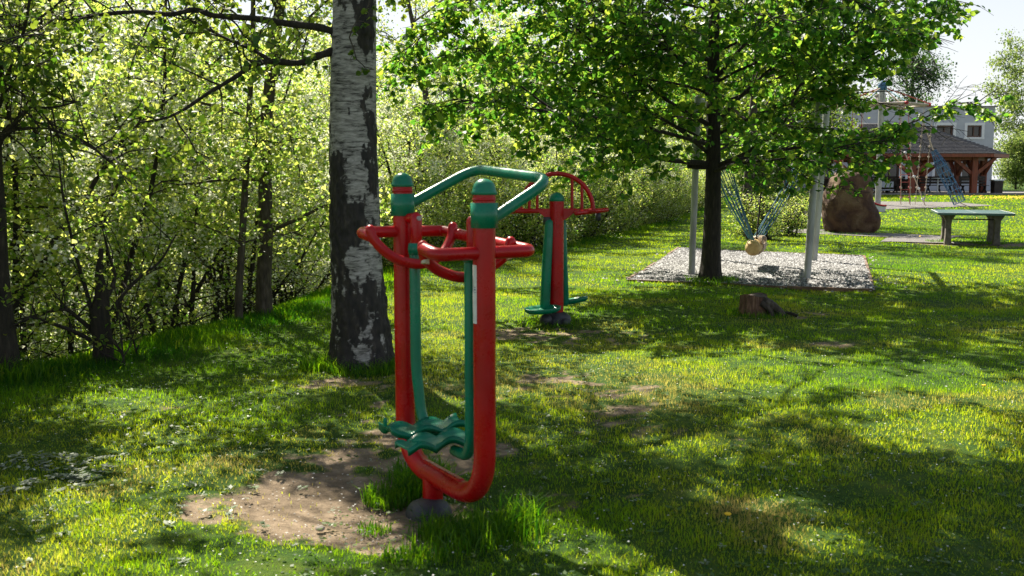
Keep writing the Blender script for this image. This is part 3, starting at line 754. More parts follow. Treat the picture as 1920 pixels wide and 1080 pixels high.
t = thing('picnic_table', 'grey topped low table with dark legs at the left end of the pavilion', 'table', (21.6, 59.9, PG + .1))
b = MB(); b.box((0, 0, .52), (2.2, .7, .34)); b.box((0, 0, .2), (2.25, .76, .06)); b.build('table_top', M_WALL, t)
for x in (-.9, .9):
    b = MB(); b.box((x, 0, .09), (.1, .5, .16)); b.build('leg', M_WOODDARK, t)
t = thing('planter', 'dark planter box beside the right hand pavilion posts', 'planter', (29.5, 60.9, PG))
b = MB(); b.box((0, 0, .42), (.5, .5, .84), taper=-.1); b.build('box', M_WOODDARK, t, bevel=.02)
b = MB(); b.box((0, 0, .87), (.62, .62, .07)); b.build('rim', M_WHITE, t)
t = thing('string_of_beads', 'white beads strung on a cord down the corner post of the pavilion', 'ornament', (28.55, 61.7, PG))
b = MB(); b.tube([(0, 0, .2), (0, 0, 1.55)], .01, 4); b.build('cord', M_ROPE, t)
for z in (.25, .5, .75, 1.0, 1.2, 1.4):
    b = MB(); b.lathe([(0, z - .05), (.045, z - .03), (.055, z), (.045, z + .03), (0, z + .05)], n=8); b.build('bead', M_WHITE, t)

# ------------------------------------------------------------------ rope climbing mast, net, slide
MX, MY = 16.48, 45.0; MG = gz(MX, MY)
t = thing('climbing_mast', 'tall grey climbing mast with a star of pale beams and ropes at its top', 'climbing frame', (MX, MY, MG))
b = MB(); b.tube([(0, 0, -.1), (0, 0, 5.25)], .13, 14); b.build('mast', M_STEEL, t)
b = MB(); b.lathe([(.13, 5.1), (.19, 5.15), (.19, 5.35), (.1, 5.5), (0, 5.55)], n=14); b.build('mast_cap', M_ROPEBLUE2, t)
ends = []
for k in range(6):
    a = k * PI / 3 - .35; e = Vector((1.95 * math.cos(a), 1.95 * math.sin(a), 4.42)); ends.append(e)
    b = MB(); b.tube([(0.1 * math.cos(a), .1 * math.sin(a), 4.5), e], .06, 8); b.build('arm', M_WOODPALE, t)
    b = MB(); b.tube([e - Vector((.08 * math.cos(a), .08 * math.sin(a), 0)), e + Vector((.08 * math.cos(a), .08 * math.sin(a), 0))], .075, 8); b.build('arm_end', M_REDPAINT, t)
    b = MB(); b.tube([(0, 0, 5.25), e + Vector((0, 0, .06))], .025, 5); b.build('stay_rope', [M_ROPERED, M_ROPE, M_ROPEBLUE][k % 3], t)
for k in range(6):
    b = MB(); b.tube([ends[k], ends[(k + 1) % 6]], .045, 6); b.build('rim_beam', M_WOODPALE, t)
for k in range(6):       # hanging ropes with knots, ending at the ground
    e = ends[k]; q = Vector((e.x * .95 + (.25 if k % 2 else -.1), e.y * .9, .05)); m_ = [M_ROPE, M_ROPERED, M_ROPE][k % 3]
    for d in (-.2, .2):
        off_ = Vector((d, 0, 0)); b = MB(); b.tube([e + off_, q + off_], .014, 5)
        for z in np.arange(.35, 3.6, .45):
            s = (e.z - z) / (e.z - q.z); c = e.lerp(q, s) + off_; b.lathe([(0, -.05), (.05, -.03), (.05, .03), (0, .05)], c=tuple(c), n=6)
        b.build('knotted_rope', m_, t)
    if k in (2, 3, 4, 5):
        b = MB()
        for z in np.arange(.4, 2.3, .32):
            s = (e.z - z) / (e.z - q.z); c = e.lerp(q, s); b.tube([c - Vector((.2, 0, 0)), c + Vector((.2, 0, 0))], .014, 5)
        b.build('rope_rungs', M_ROPERED, t)
t = thing('beaded_rope', 'slanting pale rope with white beads right of the climbing mast', 'rope', (18.0, 45.2, gz(18, 45.2)))
A, B = Vector((-.35, -.1, 2.35)), Vector((.45, -.6, 0)); b = MB(); b.tube([A, B], .025, 5); b.build('cord', M_ROPE, t)
for s in (.0, .22, .45, .68, .88):
    c = A.lerp(B, s); b = MB(); b.lathe([(0, -.07), (.06, -.04), (.07, 0), (.06, .04), (0, .07)], c=tuple(c), n=8); b.build('bead', M_WHITE, t)
t = thing('rope_tunnel', 'blue net tunnel slanting down from the climbing mast in front of the pavilion', 'climbing net', (19.0, 44.6, gz(19, 44.6)))
A, B = Vector((-.2, .2, 2.45)), Vector((.85, -.3, .15)); ax = (B - A).normalized(); n1 = ax.cross(Vector((0, 1, 0))).normalized(); n2 = ax.cross(n1)
for k in range(10):
    a = k * PI / 5; b = MB(); b.tube([A.lerp(B, s) + (n1 * math.cos(a + s * .8) + n2 * math.sin(a + s * .8)) * (.09 + .17 * math.sin(min(1, s * 1.5) * PI * .62) + .03 * math.sin(k * 2.3 + s * 9)) for s in np.linspace(0, 1, 9)], .016, 4); b.build('net_rope', M_ROPEBLUE2, t)
for s in np.linspace(.08, 1, 9):
    r_ = .09 + .18 * math.sin(min(1, s * 1.5) * PI * .62); b = MB(); b.tube([A.lerp(B, s) + (n1 * math.cos(a) + n2 * math.sin(a)) * r_ for a in np.linspace(0, 2 * PI, 13)], .02, 4); b.build('net_hoop', M_ROPEBLUE2, t)
b = MB(); b.tube([A, (-.75, .5, 4.1)], .03, 5); b.build('hanging_rope', M_ROPE, t)
b = MB(); b.tube([B, (1.15, -.5, -.02)], .02, 5); b.build('anchor_rope', M_ROPE, t)

t = thing('slide', 'small white slide with red rims beside the brown climbing rock', 'slide', (14.3, 40.5, gz(14.6, 40.5)))
t.scale = (.72, .72, .72)
prof = [(-1.3, 1.35), (-.9, 1.3), (-.4, .95), (.1, .55), (.5, .28), (.85, .18), (1.1, .16)]
b = MB()
for i in range(len(prof) - 1):
    (xa, za), (xb, zb) = prof[i], prof[i + 1]
    b.add([(xa, -.25, za), (xb, -.25, zb), (xb, .25, zb), (xa, .25, za)], [(0, 1, 2, 3)]); b.add([(xa, -.25, za - .04), (xb, -.25, zb - .04), (xb, .25, zb - .04), (xa, .25, za - .04)], [(3, 2, 1, 0)])
b.build('chute', M_WHITE, t)
b = MB()
for y in (-.27, .27):
    vs = [(x, y, z + .16) for x, z in prof] + [(x, y, max(z - .45, .0)) for x, z in prof]; n = len(prof)
    b.add(vs, [(i, i + 1, n + i + 1, n + i) for i in range(n - 1)])
b.build('side_panel', M_WHITE, t)
for y in (-.28, .28):
    b = MB(); b.tube(smooth_path([(x, y, z + .18) for x, z in prof], 3), .05, 8, domed=True); b.build('rim', M_REDPAINT, t)
b = MB(); b.box((-1.5, 0, .66), (.5, .6, 1.32)); b.build('platform', M_REDPAINT, t)

# ------------------------------------------------------------------ climbing rock
bm = bmesh.new(); bmesh.ops.create_icosphere(bm, subdivisions=5, radius=1)
for v in bm.verts:
    x, y, z = v.co
    sgn = lambda q: (1 if q > 0 else -1) * abs(q) ** .55
    rr0 = max(1e-4, math.sqrt(x * x + y * y)); kk = min(1, rr0) ** .34; ct, sn = x / rr0, y / rr0
    Z = (1 if z > 0 else -1) * abs(z) ** .8 * .9 + .9
    R_ = .60 + .36 * (1 - min(1, max(0, (Z - .3) / .75)) ** 1.5); L_ = .77 - .30 * max(0, (Z - 1.3) / .5)
    X = (1 if ct > 0 else -1) * abs(ct) ** .8 * kk * (R_ if x > 0 else L_); Y = (1 if sn > 0 else -1) * abs(sn) ** .8 * kk * .62
    p = Vector((X * 1.3, Y * 1.3, Z * 1.3))
    d = mnoise.fractal(p, 1.0, 2.0, 4) * .085 + abs(mnoise.noise(p * 1.4 + Vector((3, 1, 0)))) * -.10 + .03
    nn = Vector((x, y, z * .6)).normalized()
    v.co = Vector((X, Y, Z)) + nn * d
me = bpy.data.meshes.new('rock'); bm.to_mesh(me); bm.free(); me.polygons.foreach_set('use_smooth', [True] * len(me.polygons)); me.materials.append(M_ROCK)
rk = thing('climbing_rock', 'big brown artificial climbing rock with a flared foot beside the swing', 'climbing rock', (9.76, 28.9, gz(9.7, 28.9) - .06), -.1)
link(bpy.data.objects.new('rock_body', me), rk)

# ------------------------------------------------------------------ table tennis table
t = thing('table_tennis_table', 'outdoor table tennis table with green top on rough concrete legs', 'table', (10.98, 23.9, gz(10.9, 23.9)), -.34)
b = MB(); b.box((0, 0, .735), (1.60, 2.74, .05)); b.build('table_top', M_TABLE, t, bevel=.008)
b = MB()
for x in (-.79, .79): b.box((x, 0, .7665), (.02, 2.7, .002))
for y in (-1.36, 1.36): b.box((0, y, .7668), (1.56, .02, .002))
b.box((0, 0, .7672), (.004, 2.66, .002)); b.build('white_line', M_WHITE, t)
for sx in (-.52, .52):
    for sy in (-.62, .5):
        b = MB(); prof = [(.075, 0), (.075, .08), (.062, .20), (.06, .50), (.07, .58), (.11, .64), (.14, .70)]
        v = [];
        for r_, z in prof: v += [(sx - r_, sy - .16, z), (sx + r_, sy - .16, z), (sx + r_, sy + .16, z), (sx - r_, sy + .16, z)]
        b.add(v, [(4 * i + k, 4 * i + (k + 1) % 4, 4 * i + 4 + (k + 1) % 4, 4 * i + 4 + k) for i in range(6) for k in range(4)] + [(3, 2, 1, 0), (24, 25, 26, 27)])
        b.build('leg', M_CONCRETE2, t, bevel=.008)
b = MB(); b.box((0, -.75, .60), (.9, .03, .03)); b.build('rail', M_BARK, t)

# ------------------------------------------------------------------ gravel pit edging, swing
for k in range(4):
    a = Vector((*PIT[k], 0)); c = Vector((*PIT[(k + 1) % 4], 0)); L = (c - a).length; nb = max(2, int(L / 1.05))
    if k == 0: et = thing('pit_edging', 'low weathered brown boards edging the gravel pit', 'edging', (0, 0, 0))
    for i in range(nb):
        p = a.lerp(c, i / nb + .003); q = a.lerp(c, (i + 1) / nb - .003); dz = RNG.uniform(-.032, -.012)
        p.z = gz(p.x, p.y) + dz; q.z = gz(q.x, q.y) + dz; b = MB(); b.beam(p, q, .045, .11); b.build('board', M_EDGING, et)

SW = thing('swing', 'tall grey post swing with blue green ropes holding a short log seat over gravel', 'swing', (4.5, 16.6, gz(4.5, 16.6)))
SO = Vector((4.5, 16.6, gz(4.5, 16.6)))
def sl(p): return Vector(p) - SO
for bx, by, tx, ty, r_ in ((2.87, 15.85, 2.93, 15.9, .052), (4.49, 15.1, 4.62, 15.15, .054), (5.62, 18.5, 5.74, 18.4, .06), (3.77, 18.9, 3.80, 18.8, .055)):
    b = MB(); b.tube([sl((bx, by, -.1)), sl((tx, ty, 2.82))], r_, 14); b.build('post', M_STEEL, SW)
for a, c in (((2.93, 15.9, 2.8), (3.80, 18.8, 2.8)), ((4.62, 15.15, 2.8), (5.74, 18.4, 2.8))):
    b = MB(); b.tube([sl(a), sl(c)], .05, 12, domed=True); b.build('top_beam', M_STEEL, SW)
b = MB(); b.lathe([(0, .0), (.06, .0), (.07, .05), (.05, .1), (0, .12)], c=tuple(sl((4.62, 15.15, 2.84))), n=14); b.build('post_cap', M_REDPAINT, SW)
# rope fans: from eye bolts on the two top beams down to the log
logA, logB = (3.920, 16.200, 0.405), (4.378, 17.600, 0.413)
lt = Vector((3.458, 16.600, 1.844)); rt = Vector((4.982, 17.000, 1.987))
tgt = Vector((4.082, 16.700, 0.497))
for i in range(10):
    s = i / 9; top = lt + Vector((.05 * math.sin(i * 2.1) - .12 * s, -.5 + 1.1 * s, .25 * math.sin(i)))
    q = tgt + Vector((-.10 + .09 * s, -.35 + .8 * s, .02)); mid = top.lerp(q, .5) + Vector((-.05 * math.sin(i * 1.7), 0, -.03))
    b = MB(); b.tube([sl(v) for v in (top, mid, q)], .0085, 5); b.build('rope', M_ROPEBLUE if i % 3 else M_ROPEBLUE2, SW)
for i in range(6):
    s = i / 5; top = rt + Vector((.06 * s, -.5 + 1.0 * s, .1 * math.sin(i * 2)))
    q = tgt + Vector((.04 + .05 * s, -.3 + .8 * s, .03)); b = MB(); b.tube([sl(top), sl(top.lerp(q, .5) + Vector((0, 0, -.02))), sl(q)], .009, 5); b.build('rope', M_ROPEBLUE if i % 2 else M_ROPEBLUE2, SW)
for i in range(7):     # netting across the left fan
    s0 = .42 + i * .075; w = .36 * (1 - s0) + .05; c = lt.lerp(tgt, s0)
    b = MB(); b.tube([sl(c + Vector((-w * .8, -.3, .05))), sl(c + Vector((0, 0, -.05))), sl(c + Vector((w * .45, .35, .06)))], .007, 4); b.build('net_rope', M_ROPEBLUE2, SW)
b = MB(); A, B = Vector(logA), Vector(logB); ax = (B - A).normalized()
lg = []
for s, r_ in ((0, .085), (.02, .12), (.06, .128), (.5, .12), (.94, .125), (1, .09)):
    lg.append((A.lerp(B, s), r_))
b.tube([sl(p) for p, _ in lg], [r_ for _, r_ in lg], 14); b.build('log_seat', M_LOG, SW)
for k in range(9):     # rope lashing round the log
    c = A.lerp(B, .38 + k * .05) ; n1 = ax.cross(Vector((0, 0, 1))).normalized(); n2 = ax.cross(n1)
    b = MB(); b.tube([sl(c + (n1 * math.cos(a) + n2 * math.sin(a)) * .142) for a in np.linspace(0, 2 * PI, 13)], .014, 5, cap=False); b.build('lashing', M_ROPE, SW)
b = MB(); b.tube([sl(tgt + Vector((.02, 0, 0))), sl(Vector((4.284, 17.100, 1.674)))], .014, 5); b.build('dark_rope', M_BARK, SW)
c = Vector((4.156, 16.500, 0.527))
for k in range(5):
    b = MB(); b.tube([sl(c + Vector((.035 * math.cos(a) , .05 * k - .1, .07 * math.sin(a) - .0))) for a in np.linspace(0, 2 * PI, 11)], .014, 5, cap=False); b.build('rope_coil', M_ROPE, SW)

# ------------------------------------------------------------------ stump
t = thing('tree_stump', 'low rotten tree stump with splintered side standing on the shaded lawn', 'tree stump', (2.72, 11.15, gz(2.72, 11.15)))
n = 40; vs = []; rings = [(-.05, 1.15), (.03, 1.08), (.08, 1.02), (.13, 1.0), (.19, 1.0), (.215, .98)]
for z, k in rings:
    for i in range(n):
        a = 2 * PI * i / n; r_ = .128 * k * (1 + .10 * math.sin(3 * a + 1) + .05 * math.sin(11 * a) + .04 * math.sin(23 * a + z * 9)) * (1 + .35 * max(0, math.cos(a + .1)) * max(0, 1 - z / .12))
        vs.append((r_ * math.cos(a) * 1.12, r_ * math.sin(a), z + (.018 * math.sin(2 * a) if z > .18 else 0)))
b = MB(); b.add(vs, [(i * n + k, i * n + (k + 1) % n, (i + 1) * n + (k + 1) % n, (i + 1) * n + k) for i in range(5) for k in range(n)]); b.build('stump_body', M_STUMP, t)
b = MB(); b.add([(x * .98, y * .98, z - .004) for x, y, z in vs[-n:]] + [(0, 0, .20)], [(k, (k + 1) % n, n) for k in range(n)]); b.build('cut_face', M_STUMPTOP, t)
for k, (x, y, z, dx, w) in enumerate(((.15, -.05, .15, .13, .07), (.17, -.10, .13, .16, .07), (.16, .03, .14, .19, .07), (.12, -.12, .12, .08, .05))):
    b = MB(); b.tube(smooth_path([(x - .06, y, z + .02), (x + dx * .4, y - .01, z - .05), (x + dx, y - .02, -.03)], 4), [w * .7] * 4 + [w * .6] * 4 + [w * .35], 7); b.build('root', M_BARK2, t)
b = MB(); b.tube(smooth_path([(.30, -.05, .02), (.38, -.12, .025), (.46, -.16, .0)], 4), .018, 6); b.build('root', M_BARK, t)

# ------------------------------------------------------------------ walker (near fitness machine)
def to_walker(): return (-.33, 4.62, gz(-.33, 4.62)), math.atan2(.549, .836)
WL, WR = to_walker(); WL = (WL[0], WL[1], 0.0)
W = thing('air_walker', 'red outdoor air walker with green handrail and wavy green foot plates near the birch', 'fitness machine', WL, WR)
S = .383; SLN = .012
up = lambda y, z: z + y * SLN / S
fr = [(0, -S, up(-S, 1.47)), (0, -S, .80), (0, -S, .082), (0, S, .108), (0, S, .8), (0, S, up(S, 1.49))]
b = MB(); b.tube(fillet(fr, .25, 9), .049, 28); b.build('u_frame', M_REDPAINT, W)
b = MB(); b.box((0, .0, .142), (.03, .36, .022), rx=.034); b.build('frame_rib', M_REDPAINT, W, bevel=.006)
b = MB(); b.tube([(0, .10, -.09), (0, .10, .085)], .050, 20); b.build('foot_stub', M_REDPAINT, W)
hz0 = gz(-.42, 4.66)
b = MB(); b.lathe([(.112, -.08), (.112, .01), (.105, .03), (.09, .05), (.06, .064), (.0, .07)], c=(-.045, .06, hz0 - .01), n=28); b.build('base_hub', M_RUBBER, W)
for y, zt, dz in ((-S, 1.455, 0), (S, 1.485, 0)):
    b = MB(); b.lathe([(.0495, 0), (.055, .002), (.056, .013), (.0525, .017), (.050, .030), (.044, .047), (.032, .060), (.016, .068), (0, .070)], c=(0, y, zt), n=28); b.build('post_cap', M_GREENPAINT, W)
    b = MB(); b.lathe([(.0495, 0), (.059, .001), (.0595, .108), (.0495, .109)], c=(0, y, zt - .142), n=28); b.build('collar', M_GREENPAINT, W)
    b = MB(); b.lathe([(.0491, 0), (.0503, .0), (.0503, .012), (.0491, .012)], c=(0, y, zt - .025), n=24); b.build('weld_ring', M_REDPAINT, W)
hr = fillet([(.05, -S, 1.355), (.355, -S, 1.522), (.41, S, 1.575), (.05, S, 1.405)], .12, 9)
b = MB(); b.tube(hr, .0255, 18); b.build('handrail', M_GREENPAINT, W)
# support bars through the posts and the front waist bar, one bent tube
bar = fillet([(-.235, -.27, 1.225), (-.235, -S, 1.205), (.25, -S, 1.205), (.225, S, 1.262), (-.233, S, 1.268), (-.233, .275, 1.255)], .045, 6)
b = MB(); b.tube(bar, .0285, 16, domed=True); b.build('waist_bar', M_REDPAINT, W)
for s, z0, z1 in ((-1, 1.215, 1.085), (1, 1.262, 1.115)):
    y = .262; c = smooth_path([(-.235, s * y, z0 + .022), (-.215, s * (y - .012), z0 - .035), (-.13, s * (y - .04), z1 + .035), (0, s * (y - .055), z1), (.12, s * (y - .04), z1 + .035), (.195, s * (y - .012), z0 - .035), (.215, s * y, z0 + .025)], 5)
    b = MB(); b.tube(c, .0245, 14, domed=True); b.build('arm_rest', M_REDPAINT, W)
    for x in (-.225, .205):
        b = MB(); b.tube([(x, s * y, z0 - .055), (x * .97, s * (y - .005), z0 - .03)], .018, 12); b.build('plug', M_CREAM, W)
    # pivot bracket on the inside of each post, green hanging arm
    for zz_ in (1.335, 1.20):
        b = MB(); n_ = 6; b.add([(.012 + .012 * math.cos(k * PI / 3), s * (.268 - .029 - d), zz_ + .012 * math.sin(k * PI / 3)) for d in (-.004, .009) for k in range(6)], [(0, 1, 2, 3, 4, 5), (11, 10, 9, 8, 7, 6)] + [(k, (k + 1) % 6, 6 + (k + 1) % 6, 6 + k) for k in range(6)]); b.build('bolt', M_STEEL, W)
    b = MB(); b.tube([(0, s * S, 1.33), (0.01, s * .275, 1.335)], .024, 14); b.build('pivot_stub', M_REDPAINT, W)
    b = MB(); b.tube([(.012, s * .268, 1.335), (.012, s * .268, 1.20)], .029, 16, domed=True); b.build('pivot_plate', M_REDPAINT, W)
    b = MB(); b.lathe([(0, -.03), (.030, -.028), (.034, 0), (.030, .028), (0, .03)], c=(0, s * .262, 1.185), n=16); b.build('bearing', M_GREENPAINT, W)
    sh = .0
    arm = [(0, s * .262, 1.19), (0, s * .262, .60), (.0, s * .262, .345), (.01, s * .215, .262), (.01, s * .10, .262)]
    if s > 0: arm = [(0, .262, 1.19), (0, .262, .6), (.015, .235, .36), (.015, .16, .285), (.015, .06, .285)]
    b = MB(); b.tube(fillet(arm, .085, 7), .0265, 16, domed=True); b.build('swing_arm', M_GREENPAINT, W)
def foot_plate(cx, cyy, cz, L, wd, ph, heel):
    n, m_ = 60, 12; vs = []; top = []
    for i in range(n + 1):
        s = i / n; x = cx - L / 2 + L * s
        for j in range(m_ + 1):
            q = j / m_ * 2 - 1
            lift = (abs(q) ** 5) * (-.004 + .034 * abs(math.sin(PI * (s * 2.5 + ph + (.5 if q > 0 else 0)))))
            cz2 = .002 * math.sin(2 * PI * (s * 2.15 + ph))
            lift *= min(1, s * 6 + .15); hl = heel * max(0, (.12 - s) / .12) ** 1.5 * .04
            vs.append((x, cyy + q * wd / 2 * (.9 + .1 * min(1, s * 5)), cz + lift + cz2 + hl))
    N = len(vs); th = .010
    vs2 = vs + [(x, y, z - th - (.026 if (k % (m_ + 1)) in (0, m_) else 0)) for k, (x, y, z) in enumerate(vs)]
    w = m_ + 1; fs = []
    for i in range(n):
        for j in range(m_):
            a = i * w + j; fs += [(a, a + w, a + w + 1, a + 1), (N + a + 1, N + a + w + 1, N + a + w, N + a)]
        a = i * w; fs.append((a, N + a, N + a + w, a + w)); a = i * w + m_; fs.append((a, a + w, N + a + w, N + a))
    for j in range(m_):
        fs.append((j, j + 1, N + j + 1, N + j)); a = n * w + j; fs.append((a + 1, a, N + a, N + a + 1))
    b = MB(); b.add(vs2, fs, True); return b
o = foot_plate(-.055, -.075, .318, .40, .15, .12, .0).build('foot_plate', M_GREENPAINT, W)
o = foot_plate(-.03, .115, .335, .43, .15, .42, 1.0).build('foot_plate', M_GREENPAINT, W)
b = MB(); b.tube([(-.243, .115, .372), (-.243, .115, .40)], .010, 10, domed=True); b.build('heel_knob', M_GREENPAINT, W)
# sticker strip, small blue print in the middle
def strip(z0, z1, a0, a1, r_, name, mat, parent):
    n = 6; vs = []
    for z in (z0, z1):
        for i in range(n + 1):
            a = a0 + (a1 - a0) * i / n; vs.append((r_ * math.cos(a), -S + r_ * math.sin(a), z))
    for z in (z0, z1):
        for i in range(n + 1):
            a = a0 + (a1 - a0) * i / n; vs.append(((r_ - .0012) * math.cos(a), -S + (r_ - .0012) * math.sin(a), z))
    b = MB(); b.add(vs, [(i, i + 1, n + 2 + i, n + 1 + i) for i in range(n)] + [(0, n + 1, 3 * n + 3, 2 * n + 2), (n, 3 * n + 2 - 0, 4 * n + 3, 2 * n + 1)]); return b.build(name, mat, parent)
st = strip(.90, 1.155, math.radians(148), math.radians(196), .0505, 'sticker', M_STICKER, W)
for z, hh in ((1.045, .006), (1.056, .004), (1.035, .003)): strip(z, z + hh, math.radians(178), math.radians(188), .0513, 'printed_mark', M_BLUEPRINT, st)

# ------------------------------------------------------------------ second machine
T = thing('pendulum_trainer', 'red post fitness machine with arched handle frame and green foot dishes behind the walker', 'fitness machine', (.474, 10.6, gz(.474, 10.6)), .0)
b = MB(); b.tube([(0, 0, .05), (0, 0, 1.30)], .078, 24); b.build('post', M_REDPAINT, T)
b = MB(); b.lathe([(.0785, 0), (.082, .002), (.082, .02), (.076, .045), (.058, .072), (.03, .088), (0, .092)], c=(-.015 + .015, 0, 1.295), n=24); b.build('post_cap', M_GREENPAINT, T)
b = MB(); b.lathe([(.17, -.06), (.165, .03), (.15, .07), (.11, .10), (.08, .115), (0, .115)], n=24); b.build('base_hub', M_RUBBER, T)
b = MB(); b.lathe([(0, -.065), (.04, -.055), (.06, -.03), (.068, 0), (.06, .03), (.04, .055), (0, .065)], c=(-.115, -.17, .045), n=18); b.build('bolt_cover', M_RUBBER, T)
b = MB(); b.lathe([(0, -.05), (.04, -.04), (.05, 0), (.04, .04), (0, .05)], c=(.10, -.17, .02), n=14); b.build('bolt_cover', M_RUBBER, T)
b = MB(); b.tube([(-.42, 0, 1.19), (.21, 0, 1.195)], .026, 14, domed=True); b.build('cross_bar', M_REDPAINT, T)
b = MB(); b.tube([(.20, -.12, 1.172), (.56, .30, 1.195)], .026, 14, domed=True); b.build('hand_grip', M_REDPAINT, T)
b = MB(); b.tube([(-.58, -.16, 1.172), (-.36, .22, 1.195)], .026, 14, domed=True); b.build('hand_grip', M_REDPAINT, T)
b = MB(); b.tube([(.42, .02, 1.195), (-.3, .02, 1.19)], .02, 12); b.build('cross_bar', M_REDPAINT, T)
arc = [(.39 * math.cos(a), .03, 1.20 + .385 * math.sin(a)) for a in np.linspace(0, PI, 29)]
b = MB(); b.tube(arc, .024, 12); b.build('arch', M_REDPAINT, T)
for x in (-.29, -.205, .165, .27):
    b = MB(); b.tube([(x, .03, 1.2), (x, .03, 1.2 + .385 * math.sin(math.acos(x / .39)))], .0165, 10); b.build('bar', M_REDPAINT, T)
for sx in (-1, 1):
    b = MB(); b.add([(sx * .07, -.03, 1.215), (sx * .22, -.03, 1.205), (sx * .12, -.03, 1.12), (sx * .07, -.03, 1.09), (sx * .07, .03, 1.215), (sx * .22, .03, 1.205), (sx * .12, .03, 1.12), (sx * .07, .03, 1.09)],
        [(0, 3, 2, 1), (4, 5, 6, 7), (0, 1, 5, 4), (1, 2, 6, 5), (2, 3, 7, 6), (3, 0, 4, 7)]); b.build('gusset', M_REDPAINT, T)
b = MB(); b.lathe([(0, 0), (.045, 0), (.045, .08), (0, .08)], c=(-.10, -.02, 1.05), n=14); b.build('bearing', M_RUBBER, T)
b = MB(); b.lathe([(0, 0), (.03, 0), (.03, .09), (0, .09)], c=(.46, .22, 1.08), n=12); b.build('bump_stop', M_RUBBER, T)
b = MB(); b.tube([(-.08, -.04, 1.06), (-.105, -.06, .6), (-.125, -.08, .16)], [.05, .052, .055], 16, domed=True); b.build('swing_arm', M_GREENPAINT, T)
b = MB(); b.tube([(.07, .10, 1.06), (.085, .12, .6), (.10, .14, .2)], [.04, .042, .044], 16, domed=True); b.build('swing_arm', M_GREENPAINT, T)
def dish(cx, cyy, cz, a_, b_, tilt, roll):
    vs = []; prof = [(0, 0), (.5, .0), (.85, .012), (1, .032), (1.03, .030), (1.0, .0), (.85, -.022), (0, -.03)]
    M = Matrix.Rotation(tilt, 3, 'X') @ Matrix.Rotation(roll, 3, 'Y'); n = 30
    for r_, z in prof:
        for k in range(n):
            a = 2 * PI * k / n; vs.append(Vector((cx, cyy, cz)) + M @ Vector((a_ * r_ * math.cos(a), b_ * r_ * math.sin(a), z)))
    b = MB(); b.add(vs, [(i * n + k, i * n + (k + 1) % n, (i + 1) * n + (k + 1) % n, (i + 1) * n + k) for i in range(len(prof) - 1) for k in range(n)], True); return b
dish(-.15, -.20, .155, .19, .115, math.radians(6), math.radians(-4)).build('foot_dish', M_GREENPAINT, T)
dish(.20, .22, .20, .16, .10, math.radians(-4), math.radians(-10)).build('foot_dish', M_GREENPAINT, T)

# ------------------------------------------------------------------ birch in front
BX, BY = -1.262, 8.22
def bcx(z): return BX - .035 * math.sin(min(z, 4) / 3.2 * PI) + .02 * max(0, z - 3)
def brad(z): return .196 + .050 * math.exp(-max(z, 0) / .9) + .035 * math.exp(-max(z, 0) / .13) - .0075 * z - (.012 * max(0, z - 4))
nz, na = 420, 144; zz = np.concatenate([np.linspace(-.15, 3.6, 340), np.linspace(3.63, 9.4, nz - 340)]); aa = np.linspace(0, 2 * PI, na, endpoint=False)
ZZ, AA = np.meshgrid(zz, aa, indexing='ij'); RR = np.vectorize(brad)(ZZ); CXX = np.vectorize(bcx)(ZZ)
# angle 0 away from the viewer's side so the noise seam sits at the back
arcx = (AA) * .21
big = fbm(arcx + 3.1, ZZ * .42, 6.5, 4); med = fbm(arcx + 9, ZZ * .7, 15, 3); fine = fbm(arcx, ZZ * .5, 42, 3)
lvl = np.interp(ZZ, [0, .45, 1.0, 1.25, 1.7, 2.1, 2.6, 4, 9], [.72, .67, .61, .57, .50, .40, .40, .38, .32])
# dark knot where the two limbs leave
knot = np.exp(-((ZZ - 2.72) / .16) ** 2 - ((AA - (1.5 * PI - PI / 2 * .62) % (2 * PI)) / .4) ** 2)
rough = np.clip(lvl + (big - .5) * .95 + (med - .5) * .35 + knot * .5, 0, 1)
rr_ = RR + np.clip(rough - .45, 0, .5) * .055 * (fine - .35) * 2 + (med - .5) * .012 * (rough > .5) + (fbm(arcx, ZZ, 2.2, 2) - .5) * .022 + .03 * knot + .032 * np.exp(-np.clip(ZZ, 0, 9) / .13) * np.clip(np.sin(AA * 5 + 1) + .3 * np.sin(AA * 3), 0, 1)
AOFF = PI / 2    # seam towards +Y
VX = CXX + rr_ * np.cos(AA + AOFF); VY = BY + rr_ * np.sin(AA + AOFF)
ii, jj = np.meshgrid(np.arange(nz - 1), np.arange(na), indexing='ij'); a0 = (ii * na + jj).ravel(); a1 = (ii * na + (jj + 1) % na).ravel()
F = np.stack([a0, a1, a1 + na, a0 + na], 1)
BT = thing('birch_tree', 'white barked birch with a black fissured foot standing behind the red walker', 'tree', (0, 0, 0))
trunk = mesh_np('trunk', np.stack([VX.ravel(), VY.ravel(), ZZ.ravel()], 1), F, M_BIRCH, BT, tint=rough.ravel(), smooth=True)
rngb = random.Random(5)
lpts = []; twig = MB()
def twigs_on(path, t0, t1, n, L, rng, mb, out, hang=.5, lf=7, spread=.09, r_=.004):
    for i in range(n):
        q, d = point_on(path, t0 + (t1 - t0) * (i + rng.random()) / n)
        dd = (Vector((rng.gauss(0, 1), rng.gauss(0, 1), rng.gauss(-hang, .5))).normalized() + d * .5)
        w = wander(q, dd, L * rng.uniform(.5, 1.3), 3, rng, .25, -.12 * hang); mb.tube(w, [r_, r_ * .8, r_ * .6, r_ * .4], 4, cap=False, smooth=False)
        for k in range(lf):
            p, _ = point_on(w, rng.uniform(.15, 1)); out.append((p.x + rng.gauss(0, spread * .4), p.y + rng.gauss(0, spread * .4), p.z + rng.gauss(-.01, spread * .3)))
